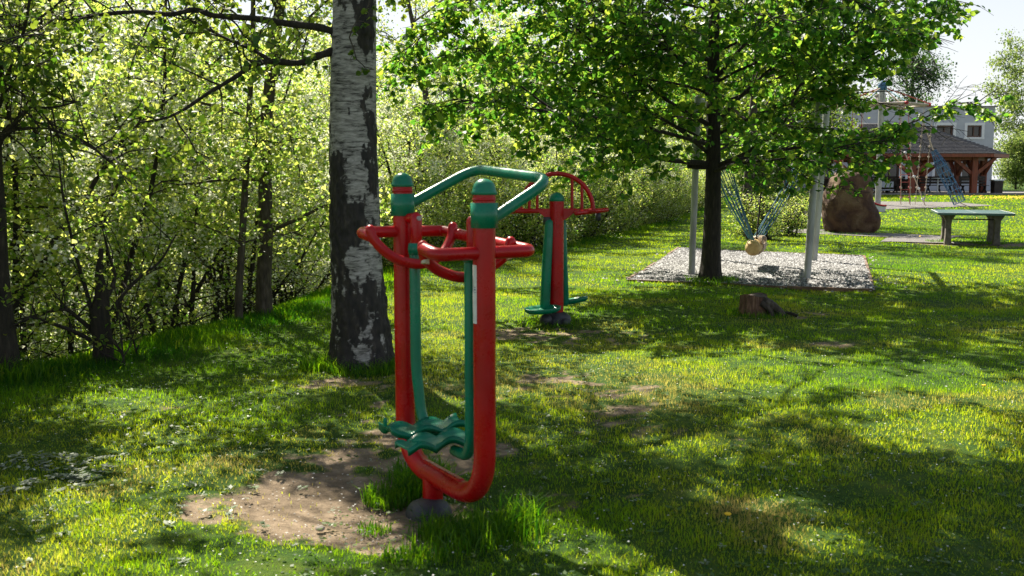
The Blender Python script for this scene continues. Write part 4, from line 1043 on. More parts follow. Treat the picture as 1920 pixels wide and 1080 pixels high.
lim1 = smooth_path([(-1.354, 8.200, 2.678), (-1.537, 8.150, 2.730), (-1.781, 8.100, 2.755), (-2.064, 8.050, 2.789), (-2.344, 8.000, 2.802), (-2.489, 8.000, 2.847), (-2.662, 7.950, 2.802), (-2.892, 7.900, 2.814), (-3.162, 7.850, 2.786), (-3.470, 7.800, 2.738), (-3.873, 7.700, 2.655), (-4.063, 7.600, 2.617)], 4)
lim2 = smooth_path([(-1.343, 8.200, 2.594), (-1.455, 8.150, 2.541), (-1.575, 8.100, 2.493), (-1.693, 8.050, 2.442), (-1.935, 8.000, 2.448), (-2.071, 7.950, 2.389), (-2.177, 7.950, 2.319), (-2.376, 7.900, 2.191), (-2.572, 7.850, 2.052), (-2.723, 7.800, 1.984), (-2.863, 7.750, 1.960)], 4)
lim3 = smooth_path([(-1.913, 8.000, 2.461), (-2.071, 8.050, 2.550), (-2.252, 8.100, 2.627), (-2.470, 8.200, 2.737), (-2.693, 8.300, 2.845), (-2.897, 8.400, 2.956)], 4)
lims = [(lim1, .034, .010), (lim2, .040, .008), (lim3, .018, .008)]
for pth, r0, r1 in lims:
    b = MB(); b.tube(pth, [max(r1, r0 + (r1 - r0) * (i / (len(pth) - 1)) ** .7) * (1 + .12 * math.sin(i * 1.9)) for i in range(len(pth))], 10); b.build('limb', M_BARK, BT)
    for k in range(8):
        q, d = point_on(pth, rngb.uniform(.15, .95)); w = wander(q, Vector((rngb.gauss(-.4, .6), rngb.gauss(0, .8), rngb.gauss(.1, .7))), rngb.uniform(.3, .9), 5, rngb, .25)
        twig.tube(w, taper(6, .009, .003), 5, cap=False); twigs_on(w, .2, 1, 5, .22, rngb, twig, lpts, .4, 4)
    twigs_on(pth, .1, 1, 14, .25, rngb, twig, lpts, .3, 3)
def thin_out(P0, holes, back=False):
    """drop leaves from the gaps of a crown through which the sun reaches the lawn"""
    P0 = np.array(P0); k = np.ones(len(P0), bool); sd = np.array(sdir)
    for hx, hy, hzz, r in holes:
        d = P0 - np.array([hx, hy, hzz]); t = d @ sd; q = np.linalg.norm(d - t[:, None] * sd, axis=1)
        k &= ~((q < r * RNG.uniform(.75, 1.1, len(P0))) & (t > 0))
    if back:
        g = P0[:, :2] - sd[:2] * (P0[:, 2:3] / sd[2]); k &= ~((g[:, 1] > 6.2 + .35 * g[:, 0]) & (g[:, 0] > .2) & (RNG.random(len(P0)) < .8))
    return P0[k]
HOLES = [(-.2, 4.6, 1.45, .55), (-.95, 4.35, 0, .5), (-2.3, 7.4, 0, .8), (-3.2, 6.1, 0, .6), (-.9, 6.4, 0, .35), (-1.9, 4.2, 0, .4)]
# upper crown (above the picture): limbs spiralling up the trunk, drooping ends; this is what dapples the lawn
for k in range(42):
    z0 = 3.3 + k * .18; a = k * 2.4 + .6
    if k >= 32: z0, a = 4.4 + (k - 32) * .35, -.1 + (k - 32) * .14  # extra limbs on one side, added to deepen the shade on the lawn
    L = (3.1 - .055 * (k if k < 32 else k - 26)) * rngb.uniform(.8, 1.1)
    L *= 1 + .5 * math.cos(a - .5)  # crown stretched to one side so its shade falls right of the walker
    q = Vector((bcx(z0), BY, z0)); w = wander(q, Vector((math.cos(a), math.sin(a), .55)), L, 8, rngb, .14, -.07)
    w[1].z += .02; twig.tube(w, taper(9, .04 - .0006 * k, .007), 7, cap=False)
    for j in range(9):
        p, d = point_on(w, .22 + .78 * (j + rngb.random()) / 9); s = wander(p, d + Vector((rngb.gauss(0, .8), rngb.gauss(0, .8), rngb.gauss(-.1, .5))), rngb.uniform(.5, 1.2), 5, rngb, .2, -.12)
        twig.tube(s, taper(6, .011, .003), 4, cap=False); twigs_on(s, .1, 1, 11, .3, rngb, twig, lpts, .8, 15, .12)
twig.build('branches', M_BARK, BT); lpts = thin_out(lpts, HOLES, True)
leaves('foliage', lpts, RNG.uniform(.038, .072, len(lpts)), M_BIRCHLEAF, BT, '6', .6, .3)

# young shoot with leaves at the birch's branch fork
lp = []; tw = MB(); q = Vector((-1.276, 7.980, 2.631))
sh_ = [wander(q, Vector((.1, -.3, -1)), .35, 4, rngb, .3), wander(q, Vector((.3, -.4, .4)), .4, 4, rngb, .3)]
for s in sh_: tw.tube(s, taper(5, .006, .003), 4); twigs_on(s, 0, 1, 4, .1, rngb, tw, lp, .4, 4, .05)
o = tw.build('shoot', M_BARK2, BT); leaves('shoot_leaves', lp, RNG.uniform(.035, .06, len(lp)), M_BIRCHLEAF, o, '6')

# ------------------------------------------------------------------ linden over the swing
rl_ = random.Random(21)
LX, LY = 2.947, 14.75
LT = thing('linden_tree', 'broad low linden in fresh green leaf with a dark trunk at the gravel pit corner', 'tree', (0, 0, 0))
def lcx(z): return LX + .02 * math.sin(z * 1.3)
tb = MB(); zs = np.linspace(-.1, 7.4, 60); n = 28; vs = []
for z in zs:
    r0 = .128 + .04 * math.exp(-max(z, 0) / .22) + .018 * math.exp(-max(z, 0) / 1.2) - .013 * z * (z > 0)
    for k in range(n):
        a = 2 * PI * k / n; r_ = r0 * (1 + .05 * mnoise.noise(Vector((math.cos(a) * 2.2, math.sin(a) * 2.2, z * .9))) + .16 * math.exp(-max(z, 0) / .15) * math.sin(5 * a + 1))
        vs.append((lcx(z) + r_ * math.cos(a), LY + r_ * math.sin(a), z))
tb.add(vs, [(i * n + k, i * n + (k + 1) % n, (i + 1) * n + (k + 1) % n, (i + 1) * n + k) for i in range(len(zs) - 1) for k in range(n)], True)
tb.build('trunk', M_BARK, LT)
lw = MB(); lp = []
main = [  # limbs that show in the photograph, start at the trunk
 ([(2.860, 14.700, 1.761), (2.339, 14.200, 1.783), (1.906, 13.800, 1.833), (1.340, 13.300, 2.004), (0.819, 12.900, 2.233), (0.264, 12.500, 2.550), (-0.192, 12.200, 2.904), (-0.629, 12.000, 3.252)], .042),
 ([(2.848, 14.700, 2.332), (2.512, 14.400, 2.466), (2.083, 14.100, 2.681), (1.513, 13.700, 3.060), (0.984, 13.400, 3.385), (0.552, 13.200, 3.729), (0.273, 13.100, 4.012)], .038),
 ([(2.856, 14.700, 1.923), (2.495, 15.200, 2.296), (1.895, 15.600, 2.724), (1.010, 16.000, 3.335), (0.000, 16.200, 3.608), (-0.856, 16.300, 3.579), (-1.466, 16.400, 3.381)], .034),
 ([(2.844, 14.700, 3.248), (2.532, 14.600, 3.297), (2.057, 14.400, 3.317), (1.414, 14.200, 3.570), (0.884, 14.100, 3.987)], .036),
 ([(2.850, 14.700, 2.960), (1.748, 13.900, 3.526), (0.827, 13.200, 3.830), (-0.066, 12.600, 3.853), (-0.702, 12.200, 3.531), (-1.229, 12.000, 3.067)], .036),
 ([(2.854, 14.700, 2.039), (1.537, 13.200, 2.249), (0.590, 12.400, 2.335), (-0.190, 12.000, 2.415), (-0.685, 11.800, 2.461)], .032),
 ([(2.986, 14.700, 1.714), (3.364, 14.400, 1.908), (3.687, 14.200, 2.171), (3.835, 14.000, 2.418), (3.956, 13.900, 2.809), (4.359, 13.800, 2.957), (4.858, 13.600, 3.203), (5.236, 13.500, 3.468), (5.709, 13.400, 3.763)], .036),
 ([(3.007, 14.800, 1.669), (3.713, 15.200, 1.913), (4.303, 15.300, 1.996), (4.950, 15.300, 2.077), (5.557, 15.200, 2.217), (6.150, 15.100, 2.433), (6.576, 15.000, 2.631), (6.908, 14.900, 2.670)], .034),
 ([(2.972, 14.700, 2.332), (3.458, 14.900, 2.825), (4.048, 15.100, 3.311), (4.780, 15.200, 3.714), (5.604, 15.300, 3.963), (6.166, 15.300, 3.924)], .034),
 ([(2.967, 14.600, 1.651), (3.154, 13.800, 1.753), (3.437, 13.200, 1.778), (3.807, 12.800, 1.838), (4.243, 12.500, 1.962), (4.695, 12.300, 2.006)], .030),
 ([(2.943, 14.700, 2.960), (3.296, 14.600, 3.402), (3.644, 14.500, 3.761), (4.062, 14.400, 4.040), (4.621, 14.300, 4.313)], .034),
]
paths = []
for pts_, r0 in main: paths.append((smooth_path(pts_, 4), r0, True))
for k in range(32):
    z0 = 1.85 + k * .15; a = k * 2.4 + 1.1; L = 3.9 * math.sqrt(max(.1, 1 - ((z0 - 2.6) / 5.4) ** 2)) * rl_.uniform(.85, 1.1)
    if math.sin(a) < -.3: L *= .84
    paths.append((wander((lcx(z0), LY, z0), Vector((math.cos(a), math.sin(a), .42)), L, 9, rl_, .09, -.045), .024, False))
# long hanging leaf sprays reach down and left at the rim of the crown
for pth, r0, expl in paths:
    Lp = sum((pth[i + 1] - pth[i]).length for i in range(len(pth) - 1))
    lw.tube(pth, [r0 * (1 - .86 * (i / (len(pth) - 1)) ** .8) for i in range(len(pth))], 7, cap=False)
    ns = int(Lp / .15)
    for j in range(ns):
        s = .16 + .84 * (j + rl_.random()) / ns; q, d = point_on(pth, s)
        if (q.x - LX > 1.9 and 2.6 < q.z < 3.3 and not (expl and q.z < 2.75)) or (not expl and q.x - LX > 2.2 and q.z < 3.3): continue
        side = perp(d) * (1 if j % 2 else -1); dd = d * rl_.uniform(.5, 1.1) + side * rl_.uniform(.6, 1.2) + Vector((0, 0, rl_.gauss(.0, .35)))
        L = (.25 + 1.05 * (1 - s) ** .7 + .35 * (s > .2)) * rl_.uniform(.55, 1.15)
        w = wander(q, dd, L, 5, rl_, .13, -.05); lw.tube(w, taper(6, .009, .003), 4, cap=False, smooth=False)
        for m_ in range(int(L / .105) + 2):
            p, d2 = point_on(w, rl_.uniform(.12, 1)); s2 = perp(d2) * (1 if m_ % 2 else -1)
            tw_ = wander(p, d2 * .8 + s2 * .9 + Vector((0, 0, rl_.gauss(-.15, .3))), rl_.uniform(.12, .34), 2, rl_, .15, -.08)
            lw.tube(tw_, [.0035, .003, .002], 3, cap=False, smooth=False)
            for _ in range(rl_.choice((4, 5, 5, 6))):
                p3, _d = point_on(tw_, rl_.uniform(.1, 1)); lp.append((p3.x + rl_.gauss(0, .018), p3.y + rl_.gauss(0, .018), p3.z + rl_.gauss(-.01, .015), expl))
lw.tube([(2.861, 14.700, 1.714), (2.701, 14.680, 1.706), (2.564, 14.660, 1.721)], [.045, .04, .036], 10)
lw.build('branches', M_BARK, LT)
lp = np.array(lp); _lim = np.interp(lp[:, 2], [1.4, 2.3, 2.5, 3.05, 3.25, 4, 7], [2.5, 2.7, 2.1, 1.9, 3.2, 3.9, 3.0])
lp = lp[(lp[:, 2] > 1.32) & ~((lp[:, 0] - LX > 2.85) & (lp[:, 2] < 2.42)) & ~((lp[:, 0] - LX > 2.1) & (lp[:, 2] > 2.72) & (lp[:, 2] < 3.2)) & ((lp[:, 3] > .5) | (lp[:, 0] - LX < _lim + RNG.normal(0, .12, len(lp))))][:, :3]
lsz = RNG.uniform(.052, .100, len(lp))
# the 300 leaves nearest the viewer are objects of their own, the rest one mass
dist = np.linalg.norm(lp - np.array([0, 0, 1.52]), axis=1) / lsz
inview = (np.abs(lp[:, 0] / lp[:, 1]) < .5) & ((lp[:, 2] - 1.52) / lp[:, 1] < .17)
order = np.argsort(np.where(inview, dist, 1e9))[:300]
mask = np.ones(len(lp), bool); mask[order] = False
leaves('foliage', lp[mask], lsz[mask], M_LINDEN, LT, '6', .55, .55)
protos = []
for k in range(6):
    me = bpy.data.meshes.new('leaf'); me.from_pydata([tuple(v) for v in LEAF6], [], [tuple(f) for f in LEAF6F]); me.materials.append(M_LINDEN)
    a_ = me.attributes.new('tint', 'FLOAT', 'POINT'); a_.data.foreach_set('value', np.full(6, k / 5, np.float32)); protos.append(me)
fx, ft, fz = frames(300, .55, .55)
for q, i in enumerate(order):
    o = link(bpy.data.objects.new('leaf', protos[q % 6]), LT); M = Matrix.Identity(4)
    for r_ in range(3):
        M[r_][0], M[r_][1], M[r_][2], M[r_][3] = fx[q][r_] * lsz[i], ft[q][r_] * lsz[i], fz[q][r_] * lsz[i], lp[i][r_]
    o.matrix_basis = M
print('linden leaves', len(lp), 'birch leaves', len(lpts))

# ------------------------------------------------------------------ generic trees
def build_tree(name, label, cat, base, H, r0, crown_z0, crown_r, nleaf, lsize, lmat, bark, rng, group=None, lean=(0, 0), nlimb=18, shape='4', blossom=0, clump=.16, path=None, cone=False, droop=.5, bsize=.03):
    t = thing(name, label, cat, base, 0, group)
    trunk_ = [Vector(p) for p in path] if path else wander((0, 0, -.3), Vector((lean[0], lean[1], 1)), H * .95 + .3, 12, rng, .035)
    if path: trunk_ = smooth_path(trunk_, 4)
    b = MB(); b.tube(trunk_, [r0 * (1.25 if i == 0 else 1) * (1 - .8 * i / (len(trunk_) - 1)) for i in range(len(trunk_))], 10); b.build('trunk', bark, t)
    tw = MB(); anchors = []
    zt = trunk_[-1].z
    for k in range(nlimb):
        f = (k + rng.random()) / nlimb; z = crown_z0 + (zt - crown_z0) * f
        i = min(range(len(trunk_)), key=lambda i: abs(trunk_[i].z - z)); q = trunk_[i]
        prof = (1 - f) ** .8 if cone else math.sqrt(max(.08, 1 - ((f - .35) / .72) ** 2))
        L = crown_r * prof * rng.uniform(.7, 1.1); a = k * 2.4 + rng.random()
        w = wander(q, Vector((math.cos(a), math.sin(a), -.1 if cone else rng.uniform(.2, .9))), L, 6, rng, .14, -.02)
        tw.tube(w, taper(7, r0 * .3 * (1 - f * .5), .006), 5, cap=False, smooth=False)
        for j in range(7):
            p, d = point_on(w, .2 + .8 * (j + rng.random()) / 7)
            s = wander(p, d + Vector((rng.gauss(0, .9), rng.gauss(0, .9), rng.gauss(.05, .6))), L * rng.uniform(.2, .45), 3, rng, .2)
            tw.tube(s, taper(4, .010, .003), 3, cap=False, smooth=False)
            for u in np.linspace(.15, 1, 7): anchors.append(point_on(s, u)[0])
    tw.build('branches', bark, t)
    A = np.array([tuple(p) for p in anchors]); pick = RNG.integers(0, len(A), nleaf)
    pts = A[pick] + RNG.normal(0, clump, (nleaf, 3)) * np.array([1, 1, .8])
    leaves('foliage', pts, RNG.uniform(.6, 1.3, nleaf) * lsize, lmat, t, shape, droop)
    if blossom:
        pick = RNG.integers(0, len(A), blossom); c = A[pick] + RNG.normal(0, clump * .8, (blossom, 3))
        leaves('blossom', c, RNG.uniform(.6, 1.5, blossom) * bsize, M_BLOSSOM, t, '4', 0, 0)
    return t

def build_shrub(H, rad, nst, nleaf, nbl, seed, lsize=.05, low=.35):
    rng = random.Random(seed)
    t = thing('flowering_shrub', 'white flowering shrub in the dense thicket beyond the lawn edge', 'shrub', (0, 0, 0), 0, 'white flowering shrubs in the thicket')
    st = MB(); tw = MB(); anchors = []
    for k in range(nst):
        a = rng.uniform(0, 2 * PI); tilt = rng.uniform(.08, .55)
        w = wander((rng.gauss(0, .18), rng.gauss(0, .18), -.4), Vector((math.cos(a) * tilt, math.sin(a) * tilt, 1)), H * rng.uniform(.65, 1.05) + .4, 11, rng, .11, .02)
        st.tube(w, taper(12, rng.uniform(.02, .055), .007), 6, cap=False)
        for j in range(16):
            f = low * .6 + (1 - low * .6) * (j + rng.random()) / 16; p, d = point_on(w, f); a2 = rng.uniform(0, 2 * PI)
            L = rad * rng.uniform(.3, .75) * (1 - .4 * f)
            s = wander(p, Vector((math.cos(a2), math.sin(a2), rng.uniform(-.1, .9))), L, 5, rng, .2)
            tw.tube(s, taper(6, .012, .003), 4, cap=False, smooth=False)
            for m_ in range(5):
                p2, d2 = point_on(s, rng.uniform(.2, 1)); s2 = wander(p2, d2 + Vector((rng.gauss(0, 1), rng.gauss(0, 1), rng.gauss(0, .8))), rng.uniform(.15, .5), 3, rng, .2)
                tw.tube(s2, [.005, .004, .003, .002], 3, cap=False, smooth=False)
                for u in (.2, .4, .6, .8, 1.0):
                    if point_on(s2, u)[0].z > H * low * .3: anchors.append(point_on(s2, u)[0])
    st.build('stems', M_BARK, t); tw.build('twigs', M_BARK, t)
    A = np.array([tuple(p) for p in anchors])
    wgt = np.clip((A[:, 2] / H - low * .5) / .25, .18, 1); wgt /= wgt.sum()
    # light and dark clumps: some anchors carry many more leaves
    cl = RNG.gamma(1.2, 1, len(A)); wgt = wgt * cl; wgt /= wgt.sum()
    pts = A[RNG.choice(len(A), nleaf, p=wgt)] + RNG.normal(0, .085, (nleaf, 3))
    leaves('foliage', pts, RNG.uniform(.6, 1.35, nleaf) * lsize, M_THICK, t, '4', .35, .4)
    host = wgt * (RNG.random(len(A)) < .3); host /= host.sum()
    pts = A[RNG.choice(len(A), nbl, p=host)] + RNG.normal(0, .055, (nbl, 3))
    leaves('blossom', pts, RNG.uniform(.6, 1.4, nbl) * .036, M_BLOSSOM, t, '4', 0, 0)
    return t
# kinds: leafy (left), flowering (middle), dense low (towards the pit)
sh_leafy = [build_shrub(4.6, 1.9, 7, 13000, 11000, 31, .052, .1), build_shrub(5.4, 2.0, 8, 14500, 12000, 32, .050, .12)]
sh_flow = [build_shrub(5.0, 2.1, 9, 15000, 24000, 33, .050, .22), build_shrub(4.4, 2.0, 9, 14000, 22000, 34, .047, .15), build_shrub(5.8, 2.3, 9, 17000, 18000, 35, .052, .2)]
sh_low = [build_shrub(2.5, 1.5, 9, 13000, 3200, 36, .050, .05)]
for s in sh_leafy:
    s['label'] = 'leafy white dotted shrub with thin dark stems in the thicket left of the birch'; s['group'] = 'leafy shrubs left of the birch'
for s in sh_low:
    s.name = 'low_shrub'; s['label'] = 'dense low shrub at the foot of the thicket near the gravel pit'; s['group'] = 'low shrubs along the lawn edge'
used = set(); rp = random.Random(8)
def place(proto, x, y, s=1.0, rz=None):
    o = proto if proto.name not in used else copy_tree(proto)
    used.add(proto.name)
    o.location = (x, y, gz(x, y) - .05); o.rotation_euler.z = rp.uniform(0, 6.28) if rz is None else rz; o.scale = (s * rp.uniform(.95, 1.1), s * rp.uniform(.95, 1.1), s)
    return o
# first row hugging the lawn edge
y = 5.5; k = 0
while y < 46:
    s = rp.uniform(.9, 1.5) + (0 if y > 13 else .35)
    P0 = sh_leafy if y < 13.5 else sh_flow
    place(P0[k % len(P0)], float(edge_x(y)) - s - (.5 if y < 13.5 else .7), y, rp.uniform(.85, 1.05) * (1 if y < 13.5 else .92))
    y += rp.uniform(1.15, 1.7) * (1 + y * .018); k += 1
y = 17.5; k = 0
while y < 48:
    place(sh_low[0], float(edge_x(y)) - rp.uniform(.55, 1.0), y, rp.uniform(.6, .95)); y += rp.uniform(.9, 1.3) * (1 + y * .02)
# deeper rows
for row, (d0, y0, y1, st_, sc) in enumerate(((3.8, 7, 46, 3.3, .95), (6.6, 9, 50, 3.8, 1.08), (10.5, 12, 60, 4.2, 1.3), (16, 16, 75, 5.0, 1.6))):
    y = y0; k = row
    while y < y1:
        P0 = sh_leafy if (y < 14 and row < 2) else (sh_flow + sh_leafy[:1])
        place(P0[k % len(P0)], float(edge_x(y)) - d0 + rp.uniform(-.8, .8), y, sc * rp.uniform(.85, 1.12)); y += rp.uniform(.8, 1.3) * st_; k += 1

for x, y, sc_ in ((-2.8, 26, 1.3), (.4, 31, 1.4), (3.4, 36.5, 1.6)): place(sh_flow[2], x, y, sc_)

# single trees standing in the thicket, trunks told apart
rt_ = random.Random(77)
def px_tree(name, label, base, topxy, H, r0, crown_z0, crown_r, nleaf, bark, path=None, **kw):
    x, y = base; z = gz(x, y); lean = ((topxy[0] - x) / H, (topxy[1] - y) / H) if topxy else (0, 0)
    return build_tree(name, label, 'tree', (x, y, z), H, r0, crown_z0, crown_r, nleaf, .06, M_THICK, bark, rt_, lean=lean, path=path, **kw)
px_tree('thicket_tree', 'dark trunked tree at the lawn edge, thickest trunk in the thicket left of the birch', (-2.86, 11.4), (-2.95, 11.6), 7.5, .095, .9, 1.8, 9000, M_BARK2, blossom=3500)
px_tree('thicket_tree', 'slender grey trunk rising from the lawn edge left of the thickest thicket trunk', (-3.0, 10.8), (-3.1, 10.9), 7.0, .045, .7, 1.5, 7000, M_BARK2, blossom=2500)
px_tree('thin_birch', 'thin pale birch trunk rising out of the thicket between two darker trunks', (-5.6, 14.5), (-5.5, 14.5), 9.5, .095, 3.4, 1.7, 6000, M_BARK2, blossom=0)
px_tree('thicket_tree', 'forked dark tree deep in the thicket behind the red walker', (-1.6, 22.5), (-1.4, 22.5), 8.5, .13, 2.6, 2.3, 9000, M_BARK2, blossom=5000)
px_tree('thicket_tree', 'leaning dark trunk in the hedge right of the green handrail', (1.6, 28.0), (1.1, 28.3), 8.0, .12, 2.6, 2.3, 9000, M_BARK, blossom=5000)

# dark stumpy bush at the left with level limbs
BL = thing('stumpy_bush', 'bush with a thick black stump and level bare limbs at the left lawn edge', 'shrub', (0, 0, 0))
bx_, by_ = -3.46, 8.3; bz_ = gz(bx_, by_)
b = MB(); b.tube([(bx_, by_, bz_ - .2), (bx_ + .01, by_, bz_ + .15), (bx_ - .01, by_, bz_ + .40), (bx_ + .02, by_, bz_ + .56), (bx_ + .0, by_, bz_ + .72), (bx_ + .03, by_, bz_ + .95)], [.10, .082, .085, .06, .035, .018], 14); b.build('trunk', M_BARK, BL)
rr2 = random.Random(3); b = MB(); lpb = []
limbsL = [([(-3.540, 8.300, 0.265), (-3.591, 8.200, 0.361), (-3.666, 8.100, 0.463), (-3.804, 8.000, 0.441), (-3.964, 7.900, 0.403)], .024), ([(-3.544, 8.300, 0.165), (-3.596, 8.100, 0.278), (-3.696, 7.900, 0.377), (-3.746, 7.700, 0.448), (-3.865, 7.600, 0.396)], .022),
          ([(-3.479, 8.300, 0.324), (-3.403, 8.300, 0.527), (-3.368, 8.400, 0.698), (-3.446, 8.500, 0.871), (-3.543, 8.600, 1.140)], .03), ([(-3.457, 8.300, 0.301), (-3.330, 8.400, 0.516), (-3.193, 8.500, 0.688), (-3.049, 8.600, 0.817), (-2.936, 8.700, 1.043)], .022),
          ([(-3.450, 8.300, 0.265), (-3.324, 8.200, 0.181), (-3.237, 8.150, 0.091), (-3.196, 8.100, -0.025)], .016), ([(-3.518, 8.300, 0.347), (-3.534, 8.200, 0.628), (-3.564, 8.100, 0.945), (-3.587, 8.000, 1.337), (-3.613, 8.000, 1.676)], .022), ([(-3.363, 8.600, 0.375), (-3.290, 8.500, 0.226), (-3.239, 8.500, 0.002)], .016)]
for pts_, r0 in limbsL:
    pth = smooth_path(pts_, 4); b.tube(pth, taper(len(pth), r0, .007), 8, cap=False)
    for k in range(7):
        q, d = point_on(pth, rr2.uniform(.25, 1)); w = wander(q, Vector((rr2.gauss(0, .6), rr2.gauss(0, .6), rr2.uniform(.1, 1))), rr2.uniform(.25, .9), 4, rr2, .22)
        b.tube(w, taper(5, .007, .0025), 4, cap=False, smooth=False); twigs_on(w, .4, 1, 4, .15, rr2, b, lpb, .0, 5, .07, .0025)
b.build('branches', M_BARK, BL); leaves('foliage', lpb, RNG.uniform(.03, .055, len(lpb)), M_THICK, BL, '4')

# leaning trunk at the very left
T0 = thing('leaning_tree', 'dark trunk with spreading bare boughs at the left edge of the picture', 'tree', (0, 0, 0))
trk = smooth_path([(-3.923, 7.650, -0.049), (-3.942, 7.650, 0.061), (-3.962, 7.650, 0.439), (-3.946, 7.600, 0.858), (-3.932, 7.600, 1.266), (-3.932, 7.600, 1.548), (-3.935, 7.600, 2.067), (-4.038, 7.600, 3.043), (-4.153, 7.700, 4.025), (-4.155, 7.800, 5.561)], 5)
nt_ = len(trk); b = MB(); b.tube(trk, [.135 * math.exp(-i / 5) * .45 + .098 - .06 * i / nt_ for i in range(nt_)], 16); b.build('trunk', M_BARK, T0)
b = MB(); lpb = []
for pts_, r0 in (([(-3.924, 7.600, 1.548), (-3.844, 7.550, 1.795), (-3.714, 7.500, 1.891), (-3.550, 7.450, 1.900), (-3.390, 7.400, 1.890)], .026), ([(-3.901, 7.600, 1.820), (-3.733, 7.500, 1.903), (-3.575, 7.450, 2.033), (-3.511, 7.400, 2.052), (-3.382, 7.400, 2.045), (-3.165, 7.400, 2.091)], .02),
                 ([(-3.390, 7.400, 1.890), (-3.255, 7.400, 1.840), (-3.102, 7.400, 1.762), (-2.931, 7.400, 1.633)], .013), ([(-3.833, 7.600, 2.461), (-3.705, 7.600, 2.617), (-3.499, 7.600, 2.734), (-3.210, 7.600, 2.966)], .02), ([(-3.864, 7.600, 2.264), (-3.747, 7.600, 2.205), (-3.564, 7.500, 2.099), (-3.370, 7.400, 1.898), (-3.224, 7.400, 1.665)], .010)):
    pth = smooth_path(pts_, 4); b.tube(pth, taper(len(pth), r0, .006), 8, cap=False)
    for k in range(8):
        q, d = point_on(pth, rr2.uniform(.2, 1)); w = wander(q, Vector((rr2.gauss(.2, .7), rr2.gauss(0, .6), rr2.gauss(0, .7))), rr2.uniform(.25, .9), 4, rr2, .22)
        b.tube(w, taper(5, .007, .0025), 4, cap=False, smooth=False); twigs_on(w, .3, 1, 5, .18, rr2, b, lpb, .2, 5, .08, .0025)
for k in range(9):
    q = trk[int(nt_ * (.62 + .035 * k)) if int(nt_ * (.62 + .035 * k)) < nt_ else -1]; w = wander(q, Vector((rr2.gauss(.3, .8), rr2.gauss(-.2, .8), .5)), 1.6, 6, rr2, .2)
    b.tube(w, taper(7, .025, .006), 5, cap=False)
    for j in range(6):
        p, d = point_on(w, rr2.uniform(.3, 1)); s = wander(p, d + Vector((rr2.gauss(0, .8), rr2.gauss(0, .8), 0)), .6, 4, rr2, .2); b.tube(s, taper(5, .008, .003), 4, cap=False); twigs_on(s, .1, 1, 6, .25, rr2, b, lpb, .3, 6, .1)
lpb = thin_out(lpb, HOLES); b.build('branches', M_BARK, T0); leaves('foliage', lpb, RNG.uniform(.035, .06, len(lpb)), M_BIRCHLEAF, T0, '6')

# trees behind the swing
build_tree('young_birch', 'birch trunk with ragged pale marks directly behind the hanging swing ropes', 'tree', (6.3, 26.4, gz(6.3, 26.4)), 8, .17, 2.6, 2.4, 8000, .08, M_BIRCHLEAF, M_BARK2, rt_, lean=(-.02, 0))
build_tree('young_birch', 'speckled birch trunk between the swing and the brown climbing rock', 'tree', (9.35, 33.4, gz(9.3, 33.4)), 9, .24, 3.0, 3.0, 9000, .09, M_BIRCHLEAF, M_BARK2, rt_)
sp = build_shrub(1.3, .8, 10, 2600, 500, 51, .05, .05)
sp.name = 'garden_bush'; sp['label'] = 'loose leafy sapling bush behind the swing seat'; sp['group'] = 'small bushes behind the swing'
for x, y, s in ((6.2, 25.6, 1.0), (7.6, 27.5, .8), (9.0, 32.0, .9)): place(sp, x, y, s)
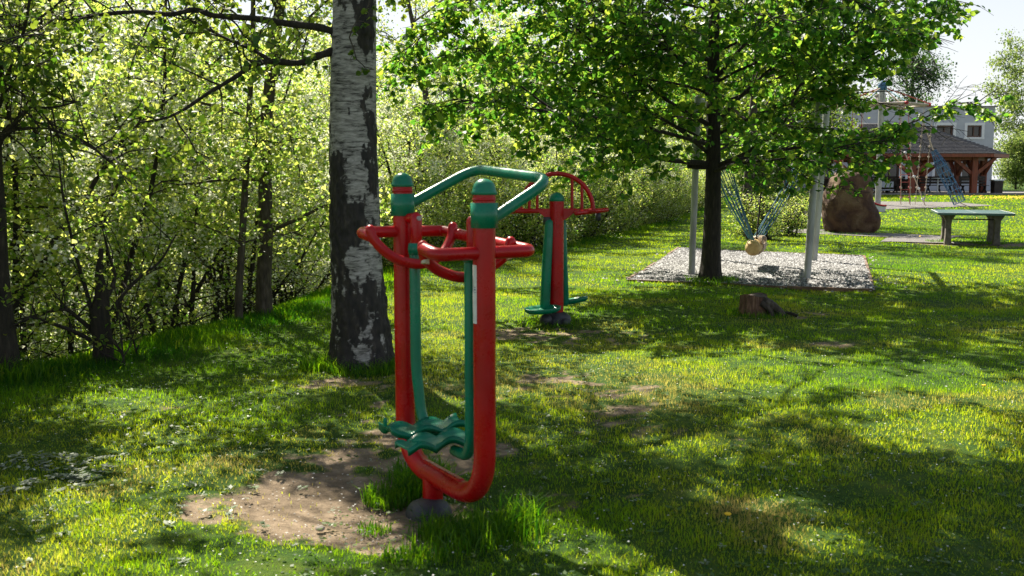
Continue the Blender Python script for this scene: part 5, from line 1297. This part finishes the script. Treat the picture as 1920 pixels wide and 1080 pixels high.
# trees and bushes far right and behind the house
rt2 = random.Random(99)
build_tree('pale_birch', 'tall airy pale green birch right of the grey house', 'tree', (51.5, 100, gz(51, 100)), 14.5, .25, 2.5, 4.2, 15000, .20, M_PALELEAF, M_BARK2, rt2, nlimb=30, clump=.45, droop=1.2)
build_tree('dark_spruce', 'dark spruce standing behind the pale birch at the right edge', 'tree', (53.5, 98, gz(53, 98)), 11.5, .25, .8, 3.0, 18000, .20, M_DARKLEAF, M_BARK, rt2, nlimb=44, clump=.28, cone=True, droop=.4)
build_tree('dark_pine', 'dark evergreen crown rising behind the chimney of the grey house', 'tree', (36.0, 90, gz(36, 90)), 12.2, .35, 4.0, 3.4, 10000, .19, M_DARKLEAF, M_BARK, rt2, nlimb=34, clump=.38)
for k, (x, y, H) in enumerate(((27.5, 92, 11.5), (23.0, 90, 11.5), (20, 86, 12), (14, 80, 12), (8, 70, 11), (17, 62, 8.5), (12, 58, 9))):
    if k == 0: bt = build_tree('background_tree', 'mid green leafy tree in the row behind the playground', 'tree', (x, y, gz(x, y)), H, .3, 1.2, 4.6, 17000, .23, M_BIRCHLEAF, M_BARK2, rt2, 'leafy trees behind the playground', nlimb=34, clump=.5)
    else:
        o = copy_tree(bt); o.location = (x, y, gz(x, y)); s = H / 11.5; o.scale = (s, s, s); o.rotation_euler.z = k * 1.3
bb = build_tree('yellow_bush', 'bright yellow green bush at the field edge right of the pavilion', 'shrub', (44.3, 88, gz(44, 88)), 4.2, .1, .2, 2.1, 9000, .16, M_PALELEAF, M_BARK2, rt2, 'bushes right of the pavilion', nlimb=26, clump=.35)
for x, y, s in ((47.5, 92, 1.1), (50.0, 90, .8), (41.5, 92, .9)):
    o = copy_tree(bb); o.location = (x, y, gz(x, y)); o.scale = (s, s, s); o.rotation_euler.z = x
for x, y, s in ((12.5, 52, .62), (15.5, 62, .8), (9.5, 56, .75), (18.0, 70, 1.0), (20.0, 80, 1.3), (13, 70, 1.1)):
    o = copy_tree(bb); o['label'] = 'yellow green bush beyond the swing, left of the pavilion'; o['group'] = 'bushes left of the pavilion'; o.location = (x, y, gz(x, y)); o.scale = (s, s, s); o.rotation_euler.z = x
# far wooded ridge closing the view behind the thicket and to the right
for x, y, s in ((62, 120, .6), (70, 112, .6), (56, 130, .5), (-20, 60, 1.0), (-30, 45, 1.0), (-12, 75, 1.1), (-2, 85, 1.1), (-40, 30, 1.0)):
    o = copy_tree(bt); o['label'] = 'distant leafy tree closing the view at the horizon'; o['group'] = 'distant trees at the horizon'; o.location = (x, y, gz(x, y) - .2); o.scale = (s, s, s); o.rotation_euler.z = x + y

# a few dandelions close by
for x, y, lb in ((3.35, 6.95, 'single yellow dandelion in the sunny lawn at the right'), (.95, 4.25, 'small yellow dandelion in the shaded grass right of the walker')):
    t = thing('dandelion', lb, 'flower', (x, y, gz(x, y)))
    b = MB(); b.tube([(0, 0, 0), (.003, 0, .05)], .0015, 5); b.build('stalk', M_GREENPAINT, t)
    b = MB(); b.lathe([(0, .048), (.010, .050), (.0165, .056), (.012, .060), (0, .058)], n=14); b.build('flower_head', M_DANDELION, t)
